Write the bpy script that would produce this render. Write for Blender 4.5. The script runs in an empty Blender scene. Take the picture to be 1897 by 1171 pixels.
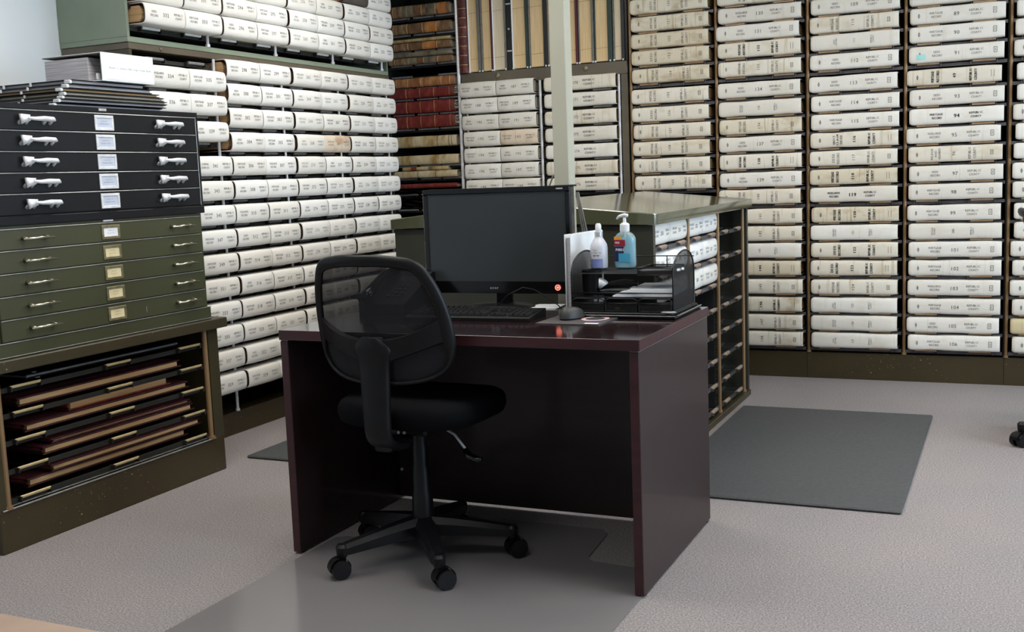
import bpy, math, random
from math import sin, cos, pi, radians
from mathutils import Vector, Matrix
random.seed(7)
C = bpy.context.scene.collection
PI = math.pi

# ------------------------------------------------------------------ materials
MATS = {}
def sock(n, name):
    return n.inputs[name]
def new_mat(name):
    m = bpy.data.materials.new(name); m.use_nodes = True
    nt = m.node_tree; nt.nodes.clear()
    out = nt.nodes.new('ShaderNodeOutputMaterial'); b = nt.nodes.new('ShaderNodeBsdfPrincipled')
    nt.links.new(b.outputs[0], out.inputs[0])
    MATS[name] = m
    return m, nt, b, out
def ramp(nt, stops):
    r = nt.nodes.new('ShaderNodeValToRGB'); e = r.color_ramp.elements
    while len(e) < len(stops): e.new(0.5)
    for i, (p, c) in enumerate(stops):
        e[i].position = p; e[i].color = (c[0], c[1], c[2], 1)
    return r
def noise(nt, scale, detail=3, rough=.5, coord='Object', sc=(1, 1, 1)):
    tc = nt.nodes.new('ShaderNodeTexCoord'); mp = nt.nodes.new('ShaderNodeMapping')
    mp.inputs['Scale'].default_value = sc
    n = nt.nodes.new('ShaderNodeTexNoise'); n.inputs['Scale'].default_value = scale
    n.inputs['Detail'].default_value = detail; n.inputs['Roughness'].default_value = rough
    nt.links.new(tc.outputs[coord], mp.inputs[0]); nt.links.new(mp.outputs[0], n.inputs['Vector'])
    return n
def mat(name, c1, c2=None, rough=.5, metal=0., scale=20, sc=(1, 1, 1), bump=0., bscale=None, spec=None, contrast=.35, coat=0., coord='Object', detail=3):
    m, nt, b, out = new_mat(name)
    if c2 is None: c2 = tuple(x * .85 for x in c1)
    n = noise(nt, scale, detail, .55, coord, sc)
    r = ramp(nt, [(.5 - contrast / 2, c1), (.5 + contrast / 2, c2)])
    nt.links.new(n.outputs['Fac'], r.inputs[0]); nt.links.new(r.outputs[0], b.inputs['Base Color'])
    b.inputs['Roughness'].default_value = rough; b.inputs['Metallic'].default_value = metal
    if spec is not None: b.inputs['Specular IOR Level'].default_value = spec
    if coat: b.inputs['Coat Weight'].default_value = coat; b.inputs['Coat Roughness'].default_value = .1
    if bump:
        bn = noise(nt, bscale or scale * 4, 2, .5, coord)
        bp = nt.nodes.new('ShaderNodeBump'); bp.inputs['Strength'].default_value = bump; bp.inputs['Distance'].default_value = .002
        nt.links.new(bn.outputs['Fac'], bp.inputs['Height']); nt.links.new(bp.outputs[0], b.inputs['Normal'])
    return m
def chips_mat(name, base, chip, rough=.5, thresh=.73, scale=55):
    """painted steel with small chipped specks and wear"""
    m, nt, b, out = new_mat(name)
    n = noise(nt, scale, 1, .4); r = ramp(nt, [(thresh, (0, 0, 0)), (thresh + .015, (1, 1, 1))])
    n2 = noise(nt, 3, 3, .6); r2 = ramp(nt, [(.35, base), (.7, tuple(x * .78 for x in base))])
    n3 = noise(nt, 5, 2, .5); r3 = ramp(nt, [(.47, (0, 0, 0)), (.6, (1, 1, 1))])
    mu = nt.nodes.new('ShaderNodeMath'); mu.operation = 'MULTIPLY'
    mx = nt.nodes.new('ShaderNodeMix'); mx.data_type = 'RGBA'
    nt.links.new(n.outputs['Fac'], r.inputs[0]); nt.links.new(n2.outputs['Fac'], r2.inputs[0]); nt.links.new(n3.outputs['Fac'], r3.inputs[0])
    nt.links.new(r.outputs[0], mu.inputs[0]); nt.links.new(r3.outputs[0], mu.inputs[1])
    nt.links.new(mu.outputs[0], mx.inputs['Factor']); nt.links.new(r2.outputs[0], mx.inputs['A']); mx.inputs['B'].default_value = (*chip, 1)
    nt.links.new(mx.outputs['Result'], b.inputs['Base Color']); b.inputs['Roughness'].default_value = rough
    return m
def cloth_mat(name, light, dark, streak, sw, stain, stw, coordscale=1.0):
    """record book canvas: vertical ridge streaks across the spine, stains, per-book tint"""
    m, nt, b, out = new_mat(name)
    oi = nt.nodes.new('ShaderNodeObjectInfo')
    tc = nt.nodes.new('ShaderNodeTexCoord'); ad = nt.nodes.new('ShaderNodeVectorMath'); ad.operation = 'ADD'
    ml = nt.nodes.new('ShaderNodeVectorMath'); ml.operation = 'SCALE'; ml.inputs[3].default_value = 7.0
    cb = nt.nodes.new('ShaderNodeCombineXYZ')
    for k in range(3): nt.links.new(oi.outputs['Random'], cb.inputs[k])
    nt.links.new(cb.outputs[0], ml.inputs[0]); nt.links.new(tc.outputs['Object'], ad.inputs[0]); nt.links.new(ml.outputs[0], ad.inputs[1])
    def nz(scale, sc, det=2):
        mp = nt.nodes.new('ShaderNodeMapping'); mp.inputs['Scale'].default_value = sc
        n = nt.nodes.new('ShaderNodeTexNoise'); n.inputs['Scale'].default_value = scale; n.inputs['Detail'].default_value = det
        nt.links.new(ad.outputs[0], mp.inputs[0]); nt.links.new(mp.outputs[0], n.inputs['Vector']); return n
    base = ramp(nt, [(0, light), (1, dark)]); nt.links.new(oi.outputs['Random'], base.inputs[0])
    s = nz(60, (1, .02, .05)); sr = ramp(nt, [(.60, (0, 0, 0)), (.72, (sw, sw, sw))]); nt.links.new(s.outputs['Fac'], sr.inputs[0])
    mx = nt.nodes.new('ShaderNodeMix'); mx.data_type = 'RGBA'
    nt.links.new(sr.outputs[0], mx.inputs['Factor']); nt.links.new(base.outputs[0], mx.inputs['A']); mx.inputs['B'].default_value = (*streak, 1)
    t = nz(9, (1, 1, 1.5), 4); tr = ramp(nt, [(.52, (0, 0, 0)), (.75, (stw, stw, stw))]); nt.links.new(t.outputs['Fac'], tr.inputs[0])
    m2 = nt.nodes.new('ShaderNodeMix'); m2.data_type = 'RGBA'
    nt.links.new(tr.outputs[0], m2.inputs['Factor']); nt.links.new(mx.outputs['Result'], m2.inputs['A']); m2.inputs['B'].default_value = (*stain, 1)
    nt.links.new(m2.outputs['Result'], b.inputs['Base Color']); b.inputs['Roughness'].default_value = .75
    b.inputs['Specular IOR Level'].default_value = .25
    h = nz(18, (1, 1, 2.5), 3); bp = nt.nodes.new('ShaderNodeBump'); bp.inputs['Strength'].default_value = .35; bp.inputs['Distance'].default_value = .004
    nt.links.new(h.outputs['Fac'], bp.inputs['Height']); nt.links.new(bp.outputs[0], b.inputs['Normal'])
    return m
def leather_mat(name, a, bcol, c, scale=14):
    m, nt, b, out = new_mat(name)
    n = noise(nt, scale, 4, .6, 'Object', (1.6, 1, .7)); r = ramp(nt, [(.3, a), (.5, bcol), (.68, c)])
    nt.links.new(n.outputs['Fac'], r.inputs[0]); nt.links.new(r.outputs[0], b.inputs['Base Color'])
    b.inputs['Roughness'].default_value = .55
    h = noise(nt, 120, 3); bp = nt.nodes.new('ShaderNodeBump'); bp.inputs['Strength'].default_value = .4; bp.inputs['Distance'].default_value = .002
    nt.links.new(h.outputs['Fac'], bp.inputs['Height']); nt.links.new(bp.outputs[0], b.inputs['Normal'])
    return m
def pages_mat(name, a, c, axis):
    """paper edges: fine layers across one axis"""
    m, nt, b, out = new_mat(name)
    s = [.6, .6, .6]; s['xyz'.index(axis)] = 40
    n = noise(nt, 8, 3, .6, 'Object', tuple(s)); r = ramp(nt, [(.35, a), (.65, c)])
    nt.links.new(n.outputs['Fac'], r.inputs[0]); nt.links.new(r.outputs[0], b.inputs['Base Color'])
    b.inputs['Roughness'].default_value = .85
    return m
def glassy(name, col, rough, alpha):
    m, nt, b, out = new_mat(name)
    b.inputs['Base Color'].default_value = (*col, 1); b.inputs['Roughness'].default_value = rough
    tr = nt.nodes.new('ShaderNodeBsdfTransparent'); tr.inputs[0].default_value = (*[min(1, x + .35) for x in col], 1)
    mx = nt.nodes.new('ShaderNodeMixShader'); mx.inputs[0].default_value = alpha
    nt.links.new(tr.outputs[0], mx.inputs[1]); nt.links.new(b.outputs[0], mx.inputs[2]); nt.links.new(mx.outputs[0], out.inputs[0])
    return m
def mesh_fabric(name, col, cell, fill):
    """woven mesh: threads opaque, holes open"""
    m, nt, b, out = new_mat(name)
    b.inputs['Base Color'].default_value = (*col, 1); b.inputs['Roughness'].default_value = .6
    tc = nt.nodes.new('ShaderNodeTexCoord'); mp = nt.nodes.new('ShaderNodeMapping'); mp.inputs['Rotation'].default_value = (.0, .6, .0)
    mp.inputs['Scale'].default_value = (1 / cell,) * 3
    vo = nt.nodes.new('ShaderNodeTexVoronoi'); vo.inputs['Randomness'].default_value = 0.0; vo.inputs['Scale'].default_value = 1
    nt.links.new(tc.outputs['Object'], mp.inputs[0]); nt.links.new(mp.outputs[0], vo.inputs['Vector'])
    gt = nt.nodes.new('ShaderNodeMath'); gt.operation = 'GREATER_THAN'; gt.inputs[1].default_value = fill
    nt.links.new(vo.outputs['Distance'], gt.inputs[0])
    tr = nt.nodes.new('ShaderNodeBsdfTransparent'); mx = nt.nodes.new('ShaderNodeMixShader')
    nt.links.new(gt.outputs[0], mx.inputs[0]); nt.links.new(tr.outputs[0], mx.inputs[1]); nt.links.new(b.outputs[0], mx.inputs[2])
    nt.links.new(mx.outputs[0], out.inputs[0])
    return m
def emit(name, col, st):
    m = bpy.data.materials.new(name); m.use_nodes = True; nt = m.node_tree; nt.nodes.clear()
    out = nt.nodes.new('ShaderNodeOutputMaterial'); e = nt.nodes.new('ShaderNodeEmission')
    e.inputs[0].default_value = (*col, 1); e.inputs[1].default_value = st; nt.links.new(e.outputs[0], out.inputs[0]); MATS[name] = m
    return m

def S(r, g, b):   # sRGB 0-255 to linear
    f = lambda v: (v / 255 / 12.92) if v / 255 <= .04045 else ((v / 255 + .055) / 1.055) ** 2.4
    return (f(r), f(g), f(b))

cloth_mat('canvas', S(230, 227, 220), S(219, 214, 204), S(190, 184, 170), .25, S(200, 190, 165), .35)
cloth_mat('canvas_small', S(238, 237, 234), S(232, 229, 222), S(218, 213, 203), .10, S(210, 200, 180), .15)
cloth_mat('canvas_aged', S(222, 215, 198), S(210, 200, 178), S(160, 142, 108), .75, S(165, 142, 105), .75)
cloth_mat('canvas_worn', S(225, 220, 208), S(217, 209, 193), S(176, 162, 132), .6, S(186, 168, 132), .5)
cloth_mat('canvas_tan', S(210, 196, 160), S(205, 190, 152), S(170, 150, 110), .3, S(170, 150, 110), .3)
cloth_mat('canvas_stained', S(222, 206, 186), S(222, 206, 186), S(180, 150, 120), .3, S(188, 150, 120), .9)
cloth_mat('cloth_dark', S(92, 86, 82), S(84, 78, 74), S(60, 55, 50), .3, S(50, 46, 42), .5)
mat('ink', S(70, 70, 68), S(95, 95, 92), .8, scale=200, contrast=.6)
mat('ink_bold', S(28, 28, 28), S(60, 58, 55), .8, scale=200, contrast=.6)
mat('ink_faint', S(120, 118, 110), S(160, 156, 146), .8, scale=120, contrast=.6)
mat('binding_maroon', S(74, 22, 26), S(52, 14, 18), .55, scale=30)
mat('binding_dark', S(34, 18, 18), S(22, 14, 14), .6, scale=30)
pages_mat('pages', S(206, 172, 128), S(180, 144, 100), 'z')
pages_mat('pages_grey', S(200, 192, 176), S(170, 162, 146), 'z')
pages_mat('pages_x', S(230, 206, 164), S(210, 178, 132), 'x')
pages_mat('pages_x_pale', S(226, 214, 190), S(206, 190, 162), 'x')
pages_mat('pages_white', S(205, 203, 208), S(150, 148, 156), 'z')
mat('brass', S(158, 128, 92), S(126, 100, 70), .4, .3, scale=12, sc=(1, 1, .3), contrast=.6)
mat('rubber_roller', S(158, 138, 120), S(128, 112, 98), .6, scale=18)
mat('gold_roller', S(206, 190, 148), S(176, 156, 112), .3, .4, scale=18)
mat('card_grey', S(196, 204, 220), S(186, 194, 212), .7)
mat('copper_roller', S(212, 182, 150), S(186, 154, 122), .38, .2, scale=18)
mat('steel_pole', S(222, 222, 224), S(196, 196, 200), .35, .25, scale=10)
mat('steel_roller', S(140, 140, 143), S(118, 118, 122), .45, .3, scale=20)
mat('steel_strip', S(104, 102, 106), S(84, 80, 82), .5, .4, scale=12)
mat('dark_interior', S(26, 27, 22), S(16, 17, 14), .7, scale=6)
mat('black_interior', S(20, 20, 20), S(12, 12, 12), .75, scale=6)
chips_mat('olive_brown', S(63, 56, 37), S(140, 135, 110), .42, .73, 110)
chips_mat('olive_base', S(62, 52, 30), S(150, 145, 118), .38, .70, 110)
mat('sage_green', S(136, 147, 130), S(127, 139, 122), .4, scale=4, bump=.1, bscale=150)
mat('taupe_frame', S(98, 90, 76), S(86, 78, 66), .4, scale=5)
mat('olive_green', S(70, 71, 48), S(60, 61, 41), .42, scale=3, contrast=.7)
mat('olive_trim', S(96, 102, 82), S(80, 86, 66), .35, scale=8)
mat('island_top', S(90, 92, 70), S(80, 82, 62), .15, .15, scale=4, coat=.5)
mat('island_side', S(58, 58, 50), S(50, 50, 44), .35, scale=4)
mat('black_steel', S(22, 23, 27), S(17, 18, 21), .35, scale=5, contrast=.7, spec=.35)
mat('steel_edge', S(158, 160, 160), S(130, 132, 134), .3, .3, scale=30)
mat('white_metal', S(236, 238, 240), S(214, 216, 220), .3, .15, scale=40)
mat('nickel', S(196, 192, 172), S(160, 156, 138), .25, .85, scale=40)
mat('label_frame', S(150, 142, 112), S(120, 112, 84), .4, .5, scale=50)
mat('paper_white', S(235, 238, 242), S(225, 229, 236), .8, scale=30)
mat('paper_cream', S(226, 212, 172), S(212, 196, 152), .8, scale=30)
mat('wall_paint', S(226, 232, 236), S(220, 227, 232), .7, scale=2, bump=.08, bscale=300)
mat('ceiling_tile', S(225, 225, 222), S(205, 205, 202), .9, scale=80)
mat('mahogany', S(44, 24, 23), S(31, 16, 16), .45, scale=5, sc=(.4, 6, 6), contrast=.8, bump=.05, bscale=60, coat=.15)
mat('mahogany_top', S(48, 22, 26), S(33, 15, 18), .13, scale=5, sc=(.4, 6, 6), contrast=.8, coat=1.0)
MATS['mahogany_top'].node_tree.nodes['Principled BSDF'].inputs['IOR'].default_value = 1.7
mat('mahogany_edge', S(66, 26, 32), S(48, 18, 22), .4, scale=5, sc=(.4, 6, 6))
mat('reveal_grey', S(120, 112, 112), None, .6)
mat('black_plastic', S(15, 16, 18), S(11, 12, 14), .42, spec=.3, scale=30, bump=.12, bscale=500)
mat('black_gloss', S(10, 10, 12), S(8, 8, 9), .12, scale=5)
mat('black_fabric', S(12, 13, 17), S(8, 9, 12), .85, scale=300, bump=.3, bscale=600, spec=.1)
mat('screen', S(50, 54, 56), S(44, 48, 50), .25, scale=2)
mat('key_black', S(24, 24, 27), S(18, 18, 20), .4, scale=30)
mat('beige_paint', S(180, 179, 164), S(173, 172, 157), .45, scale=3)
mat('grey_cord', S(120, 118, 114), S(100, 98, 95), .5, scale=20)
mat('rubber_mat', S(76, 78, 80), S(66, 68, 70), .6, scale=60, bump=.5, bscale=220)
mat('wire_black', S(16, 16, 18), S(12, 12, 14), .35, .2, scale=20)
mat('rubber_grey', S(58, 60, 60), S(48, 50, 50), .5, scale=40)
mat('yellow_green', S(190, 205, 80), None, .4)
mat('red_plastic', S(170, 60, 50), None, .4)
mat('label_red', S(150, 24, 44), None, .4)
mat('label_navy', S(28, 34, 78), None, .4)
mat('label_orange', S(236, 160, 40), None, .4)
mat('label_blue', S(112, 126, 190), S(140, 152, 205), .4)
mat('cyan_note', S(170, 226, 224), S(150, 216, 214), .7)
mat('silver_disc', S(214, 214, 216), S(190, 190, 194), .3, .4, scale=30)
mat('peach_print', S(226, 180, 160), S(200, 180, 214), .5, scale=20)
mat('tan_laminate', S(180, 152, 132), S(168, 140, 120), .4, scale=10)
mat('white_plastic', S(232, 236, 238), S(220, 224, 228), .35, scale=20)
mat('pad_dark', S(58, 56, 58), S(74, 70, 70), .6, scale=30)
mat('bottle_frost', S(208, 210, 218), S(192, 196, 208), .3, scale=8)
glassy('gel_blue', S(96, 190, 222), .08, .6)
glassy('clear_plastic', S(200, 220, 220), .06, .35)
glassy('gel_clear', S(130, 190, 205), .06, .55)
glassy('chair_mat_vinyl', S(146, 142, 143), .15, .72)
MATS['chair_mat_vinyl'].node_tree.nodes['Principled BSDF'].inputs['IOR'].default_value = 1.9
glassy('window_glass', S(230, 240, 245), .02, .1)
glassy('mesh_back', S(24, 25, 29), .7, .70)
glassy('wire_mesh', S(20, 20, 22), .5, .55)
leather_mat('leather_orange', S(150, 90, 42), S(178, 112, 56), S(190, 136, 80))
leather_mat('leather_brown', S(112, 68, 38), S(150, 98, 58), S(182, 134, 84))
leather_mat('leather_dark', S(76, 62, 46), S(120, 86, 56), S(160, 138, 104))
leather_mat('leather_red', S(88, 24, 20), S(112, 34, 28), S(134, 56, 44), 20)
leather_mat('leather_oxblood', S(62, 24, 20), S(84, 34, 28), S(120, 70, 56), 30)
leather_mat('leather_tan', S(198, 184, 150), S(176, 152, 106), S(150, 118, 62))
leather_mat('leather_pale', S(206, 194, 166), S(190, 172, 136), S(166, 140, 92))
leather_mat('leather_grey', S(140, 132, 112), S(116, 106, 86), S(84, 74, 60))
leather_mat('leather_maroon', S(66, 18, 26), S(48, 14, 20), S(84, 30, 36), 20)
mat('board_green', S(44, 62, 54), S(36, 52, 46), .6, scale=40)
mat('board_black', S(22, 24, 28), S(16, 18, 20), .5, scale=40)
mat('board_grey', S(116, 112, 104), S(100, 98, 92), .6, scale=40)
mat('board_maroon', S(86, 18, 36), S(70, 14, 28), .55, scale=40)
mat('gilt', S(205, 170, 120), S(180, 140, 96), .4, .3, scale=60)
mat('string', S(150, 120, 80), None, .8)
emit('lamp_diffuser', (1, .97, .9), 6.0)
emit('daylight_sky', (.75, .87, 1.0), 3.0)
emit('power_led', (1, .25, .18), 2.5)
# carpet
def carpet():
    m, nt, b, out = new_mat('carpet')
    n = noise(nt, 170, 3, .7); n2 = noise(nt, 2.2, 3, .5)
    r = ramp(nt, [(.3, S(114, 109, 109)), (.52, S(151, 145, 145)), (.72, S(186, 180, 179))]); nt.links.new(n.outputs['Fac'], r.inputs[0])
    r2 = ramp(nt, [(.3, (1, .985, .975)), (.7, (.93, .935, .95))]); nt.links.new(n2.outputs['Fac'], r2.inputs[0])
    mx = nt.nodes.new('ShaderNodeMix'); mx.data_type = 'RGBA'; mx.blend_type = 'MULTIPLY'; mx.inputs['Factor'].default_value = 1
    nt.links.new(r.outputs[0], mx.inputs['A']); nt.links.new(r2.outputs[0], mx.inputs['B'])
    nt.links.new(mx.outputs['Result'], b.inputs['Base Color']); b.inputs['Roughness'].default_value = .95
    b.inputs['Specular IOR Level'].default_value = .1
    bp = nt.nodes.new('ShaderNodeBump'); bp.inputs['Strength'].default_value = .5; bp.inputs['Distance'].default_value = .006
    nt.links.new(n.outputs['Fac'], bp.inputs['Height']); nt.links.new(bp.outputs[0], b.inputs['Normal'])
carpet()

# ------------------------------------------------------------------ mesh building
class MB:
    def __init__(s): s.v = []; s.f = []
    def add(s, vs, fs):
        k = len(s.v); s.v += [tuple(v) for v in vs]; s.f += [tuple(i + k for i in f) for f in fs]; return s
    def box(s, x0, x1, y0, y1, z0, z1):
        return s.add([(x0, y0, z0), (x1, y0, z0), (x1, y1, z0), (x0, y1, z0), (x0, y0, z1), (x1, y0, z1), (x1, y1, z1), (x0, y1, z1)],
                     [(0, 3, 2, 1), (4, 5, 6, 7), (0, 1, 5, 4), (1, 2, 6, 5), (2, 3, 7, 6), (3, 0, 4, 7)])
    def rbox(s, x0, x1, y0, y1, z0, z1, b=.003):
        b = min(b, (x1 - x0) * .45, (y1 - y0) * .45, (z1 - z0) * .45)
        X = [(x0, x1, b)]; vs = []
        idx = {}
        for sx in (0, 1):
            for sy in (0, 1):
                for sz in (0, 1):
                    cx = (x0, x1)[sx]; cy = (y0, y1)[sy]; cz = (z0, z1)[sz]
                    ix = b if sx == 0 else -b; iy = b if sy == 0 else -b; iz = b if sz == 0 else -b
                    idx[sx, sy, sz, 0] = len(vs); vs.append((cx, cy + iy, cz + iz))
                    idx[sx, sy, sz, 1] = len(vs); vs.append((cx + ix, cy, cz + iz))
                    idx[sx, sy, sz, 2] = len(vs); vs.append((cx + ix, cy + iy, cz))
        fs = []
        g = lambda a, b_, c, k: idx[a, b_, c, k]
        for k, val in ((0, 0), (0, 1), (1, 0), (1, 1), (2, 0), (2, 1)):
            q = [(0, 0), (1, 0), (1, 1), (0, 1)]
            if k == 0: fs.append([g(val, a, c, 0) for a, c in q][::(1 if val else -1)])
            if k == 1: fs.append([g(a, val, c, 1) for a, c in q][::(-1 if val else 1)])
            if k == 2: fs.append([g(a, c, val, 2) for a, c in q][::(1 if val else -1)])
        for a in (0, 1):
            for c in (0, 1):
                fs.append([g(0, a, c, 1), g(1, a, c, 1), g(1, a, c, 2), g(0, a, c, 2)])
                fs.append([g(a, 0, c, 0), g(a, 1, c, 0), g(a, 1, c, 2), g(a, 0, c, 2)])
                fs.append([g(a, c, 0, 0), g(a, c, 1, 0), g(a, c, 1, 1), g(a, c, 0, 1)])
                for e in (0, 1): fs.append([g(a, c, e, 0), g(a, c, e, 1), g(a, c, e, 2)])
        return s.add(vs, fs)
    def tube(s, pts, r, n=10, closed=False, cap=True, ry=None):
        pts = [Vector(p) for p in pts]; rs = r if isinstance(r, (list, tuple)) else [r] * len(pts)
        rings = []; N = len(pts); up = None
        for i, p in enumerate(pts):
            if closed: t = pts[(i + 1) % N] - pts[i - 1]
            else: t = pts[min(i + 1, N - 1)] - pts[max(i - 1, 0)]
            t.normalize()
            if up is None:
                up = Vector((0, 0, 1)) if abs(t.z) < .9 else Vector((1, 0, 0))
            a = t.cross(up)
            if a.length < 1e-6: a = t.orthogonal()
            a.normalize(); up2 = a.cross(t).normalized(); up = up2
            rings.append([p + a * cos(2 * PI * k / n) * rs[i] + up2 * sin(2 * PI * k / n) * (rs[i] if ry is None else ry) for k in range(n)])
        k0 = len(s.v)
        for rg in rings: s.v += [tuple(v) for v in rg]
        M = N if closed else N - 1
        for i in range(M):
            for k in range(n):
                a = k0 + i * n + k; b = k0 + i * n + (k + 1) % n; c = k0 + ((i + 1) % N) * n + (k + 1) % n; d = k0 + ((i + 1) % N) * n + k
                s.f.append((a, b, c, d))
        if cap and not closed:
            s.f.append(tuple(k0 + k for k in range(n))[::-1]); s.f.append(tuple(k0 + (N - 1) * n + k for k in range(n)))
        return s
    def cyl(s, p0, p1, r, n=12): return s.tube([p0, p1], r, n)
    def lathe(s, prof, cx=0, cy=0, n=20, sx=1, sy=1):
        k0 = len(s.v)
        for (r, z) in prof:
            for k in range(n): s.v.append((cx + r * cos(2 * PI * k / n) * sx, cy + r * sin(2 * PI * k / n) * sy, z))
        for i in range(len(prof) - 1):
            for k in range(n):
                s.f.append((k0 + i * n + k, k0 + i * n + (k + 1) % n, k0 + (i + 1) * n + (k + 1) % n, k0 + (i + 1) * n + k))
        s.f.append(tuple(k0 + k for k in range(n))[::-1]); s.f.append(tuple(k0 + (len(prof) - 1) * n + k for k in range(n)))
        return s
    def prism(s, poly, z0, z1, axis='z'):
        n = len(poly); k0 = len(s.v)
        for z in (z0, z1):
            for a, b in poly:
                s.v.append({'z': (a, b, z), 'y': (a, z, b), 'x': (z, a, b)}[axis])
        s.f.append(tuple(k0 + i for i in range(n))[::-1]); s.f.append(tuple(k0 + n + i for i in range(n)))
        for i in range(n):
            j = (i + 1) % n; s.f.append((k0 + i, k0 + j, k0 + n + j, k0 + n + i))
        return s
    def grid(s, fn, nu, nv, closed_u=False):
        k0 = len(s.v); cu = nu if closed_u else nu + 1
        for i in range(cu):
            for j in range(nv + 1): s.v.append(tuple(fn(i / nu, j / nv)))
        for i in range(nu):
            for j in range(nv):
                a = k0 + i * (nv + 1) + j; b = k0 + ((i + 1) % cu) * (nv + 1) + j
                s.f.append((a, b, b + 1, a + 1))
        return s
    def xf(s, M):
        s.v = [tuple(M @ Vector(v)) for v in s.v]; return s
    def mesh(s, name, m, smooth=False):
        me = bpy.data.meshes.new(name); me.from_pydata(s.v, [], s.f); me.validate()
        import bmesh as _b
        bm = _b.new(); bm.from_mesh(me); _b.ops.recalc_face_normals(bm, faces=bm.faces); bm.to_mesh(me); bm.free()
        me.materials.append(MATS[m])
        if smooth:
            me.polygons.foreach_set('use_smooth', [True] * len(me.polygons))
            if smooth is not True:
                try: me.set_sharp_from_angle(angle=radians(smooth))
                except Exception: pass
        return me
    def to(s, name, m, parent=None, smooth=False):
        """link as one object; vertices are in the parent thing's own frame"""
        o = bpy.data.objects.new(name, s.mesh(name, m, smooth)); C.objects.link(o); o.parent = parent
        return o

def thing(name, label, cat, loc=(0, 0, 0), rz=0, group=None):
    o = bpy.data.objects.new(name, None); C.objects.link(o); o.location = loc; o.rotation_euler = (0, 0, rz)
    o.empty_display_size = .05
    o['label'] = label; o['category'] = cat
    if group: o['group'] = group
    return o
def tag(o, label, cat, group=None):
    o['label'] = label; o['category'] = cat
    if group: o['group'] = group
    return o
def struct(o): o['kind'] = 'structure'; return o
def link_mesh(name, me, parent, loc=(0, 0, 0)):
    o = bpy.data.objects.new(name, me); C.objects.link(o); o.parent = parent; o.location = loc; return o
def moved(o, loc): o.location = loc; return o

# ------------------------------------------------------------------ lettering
GL = {}
def glyph(ch):
    if ch in GL: return GL[ch]
    cu = bpy.data.curves.new('glyph', 'FONT'); cu.body = ch; cu.size = 1; cu.resolution_u = 2
    o = bpy.data.objects.new('glyph', cu); C.objects.link(o); bpy.context.view_layer.update()
    me = bpy.data.meshes.new_from_object(o)
    v = [(p.co.x, p.co.y) for p in me.vertices]; f = [tuple(p.vertices) for p in me.polygons]
    bpy.data.objects.remove(o); bpy.data.curves.remove(cu); bpy.data.meshes.remove(me)
    if v:
        x0 = min(a for a, b in v); x1 = max(a for a, b in v); v = [((a - (x0 + x1) / 2), b) for a, b in v]; w = x1 - x0
    else: w = .5
    GL[ch] = (v, f, w); return GL[ch]
def text(mb, s, cx, cz, pitch, h, surf, rot=0, bold=0):
    """letters on the surface surf(u,w)->(x,y,z); cx,cz is the centre of the line"""
    n = len(s); capw = .70
    for i, ch in enumerate(s):
        if ch == ' ': continue
        v, f, w = glyph(ch); k = h / capw
        sxk = min(k, pitch * .88 / max(w, .01))
        off = (i - (n - 1) / 2) * pitch
        for dx in ((0,) if not bold else (-bold, bold)):
            pts = []
            for a, b in v:
                u = off + a * sxk + dx; q = b * k - h / 2
                if rot: u, q = -q, u
                pts.append(surf(cx + u, cz + q))
            mb.add(pts, f)
def frame_glyph(mb, cx, cz, w, h, t, surf, bar=True):
    o = [(-w / 2, -h / 2), (w / 2, -h / 2), (w / 2, h / 2), (-w / 2, h / 2)]; i = [(a * (1 - 2 * t / w), b * (1 - 2 * t / h)) for a, b in o]
    mb.add([surf(cx + a, cz + b) for a, b in o + i], [(0, 1, 5, 4), (1, 2, 6, 5), (2, 3, 7, 6), (3, 0, 4, 7)])
    if bar: mb.add([surf(cx + a, cz + b) for a, b in [(-t * .5, -h * .22), (t * .5, -h * .22), (t * .5, h * .22), (-t * .5, h * .22)]], [(0, 1, 2, 3)])
def diamond(mb, cx, cz, w, h, t, surf):
    o = [(0, -h / 2), (w / 2, 0), (0, h / 2), (-w / 2, 0)]; i = [(a * .45, b * .45) for a, b in o]
    mb.add([surf(cx + a, cz + b) for a, b in o + i], [(0, 1, 5, 4), (1, 2, 6, 5), (2, 3, 7, 6), (3, 0, 4, 7)])

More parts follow.
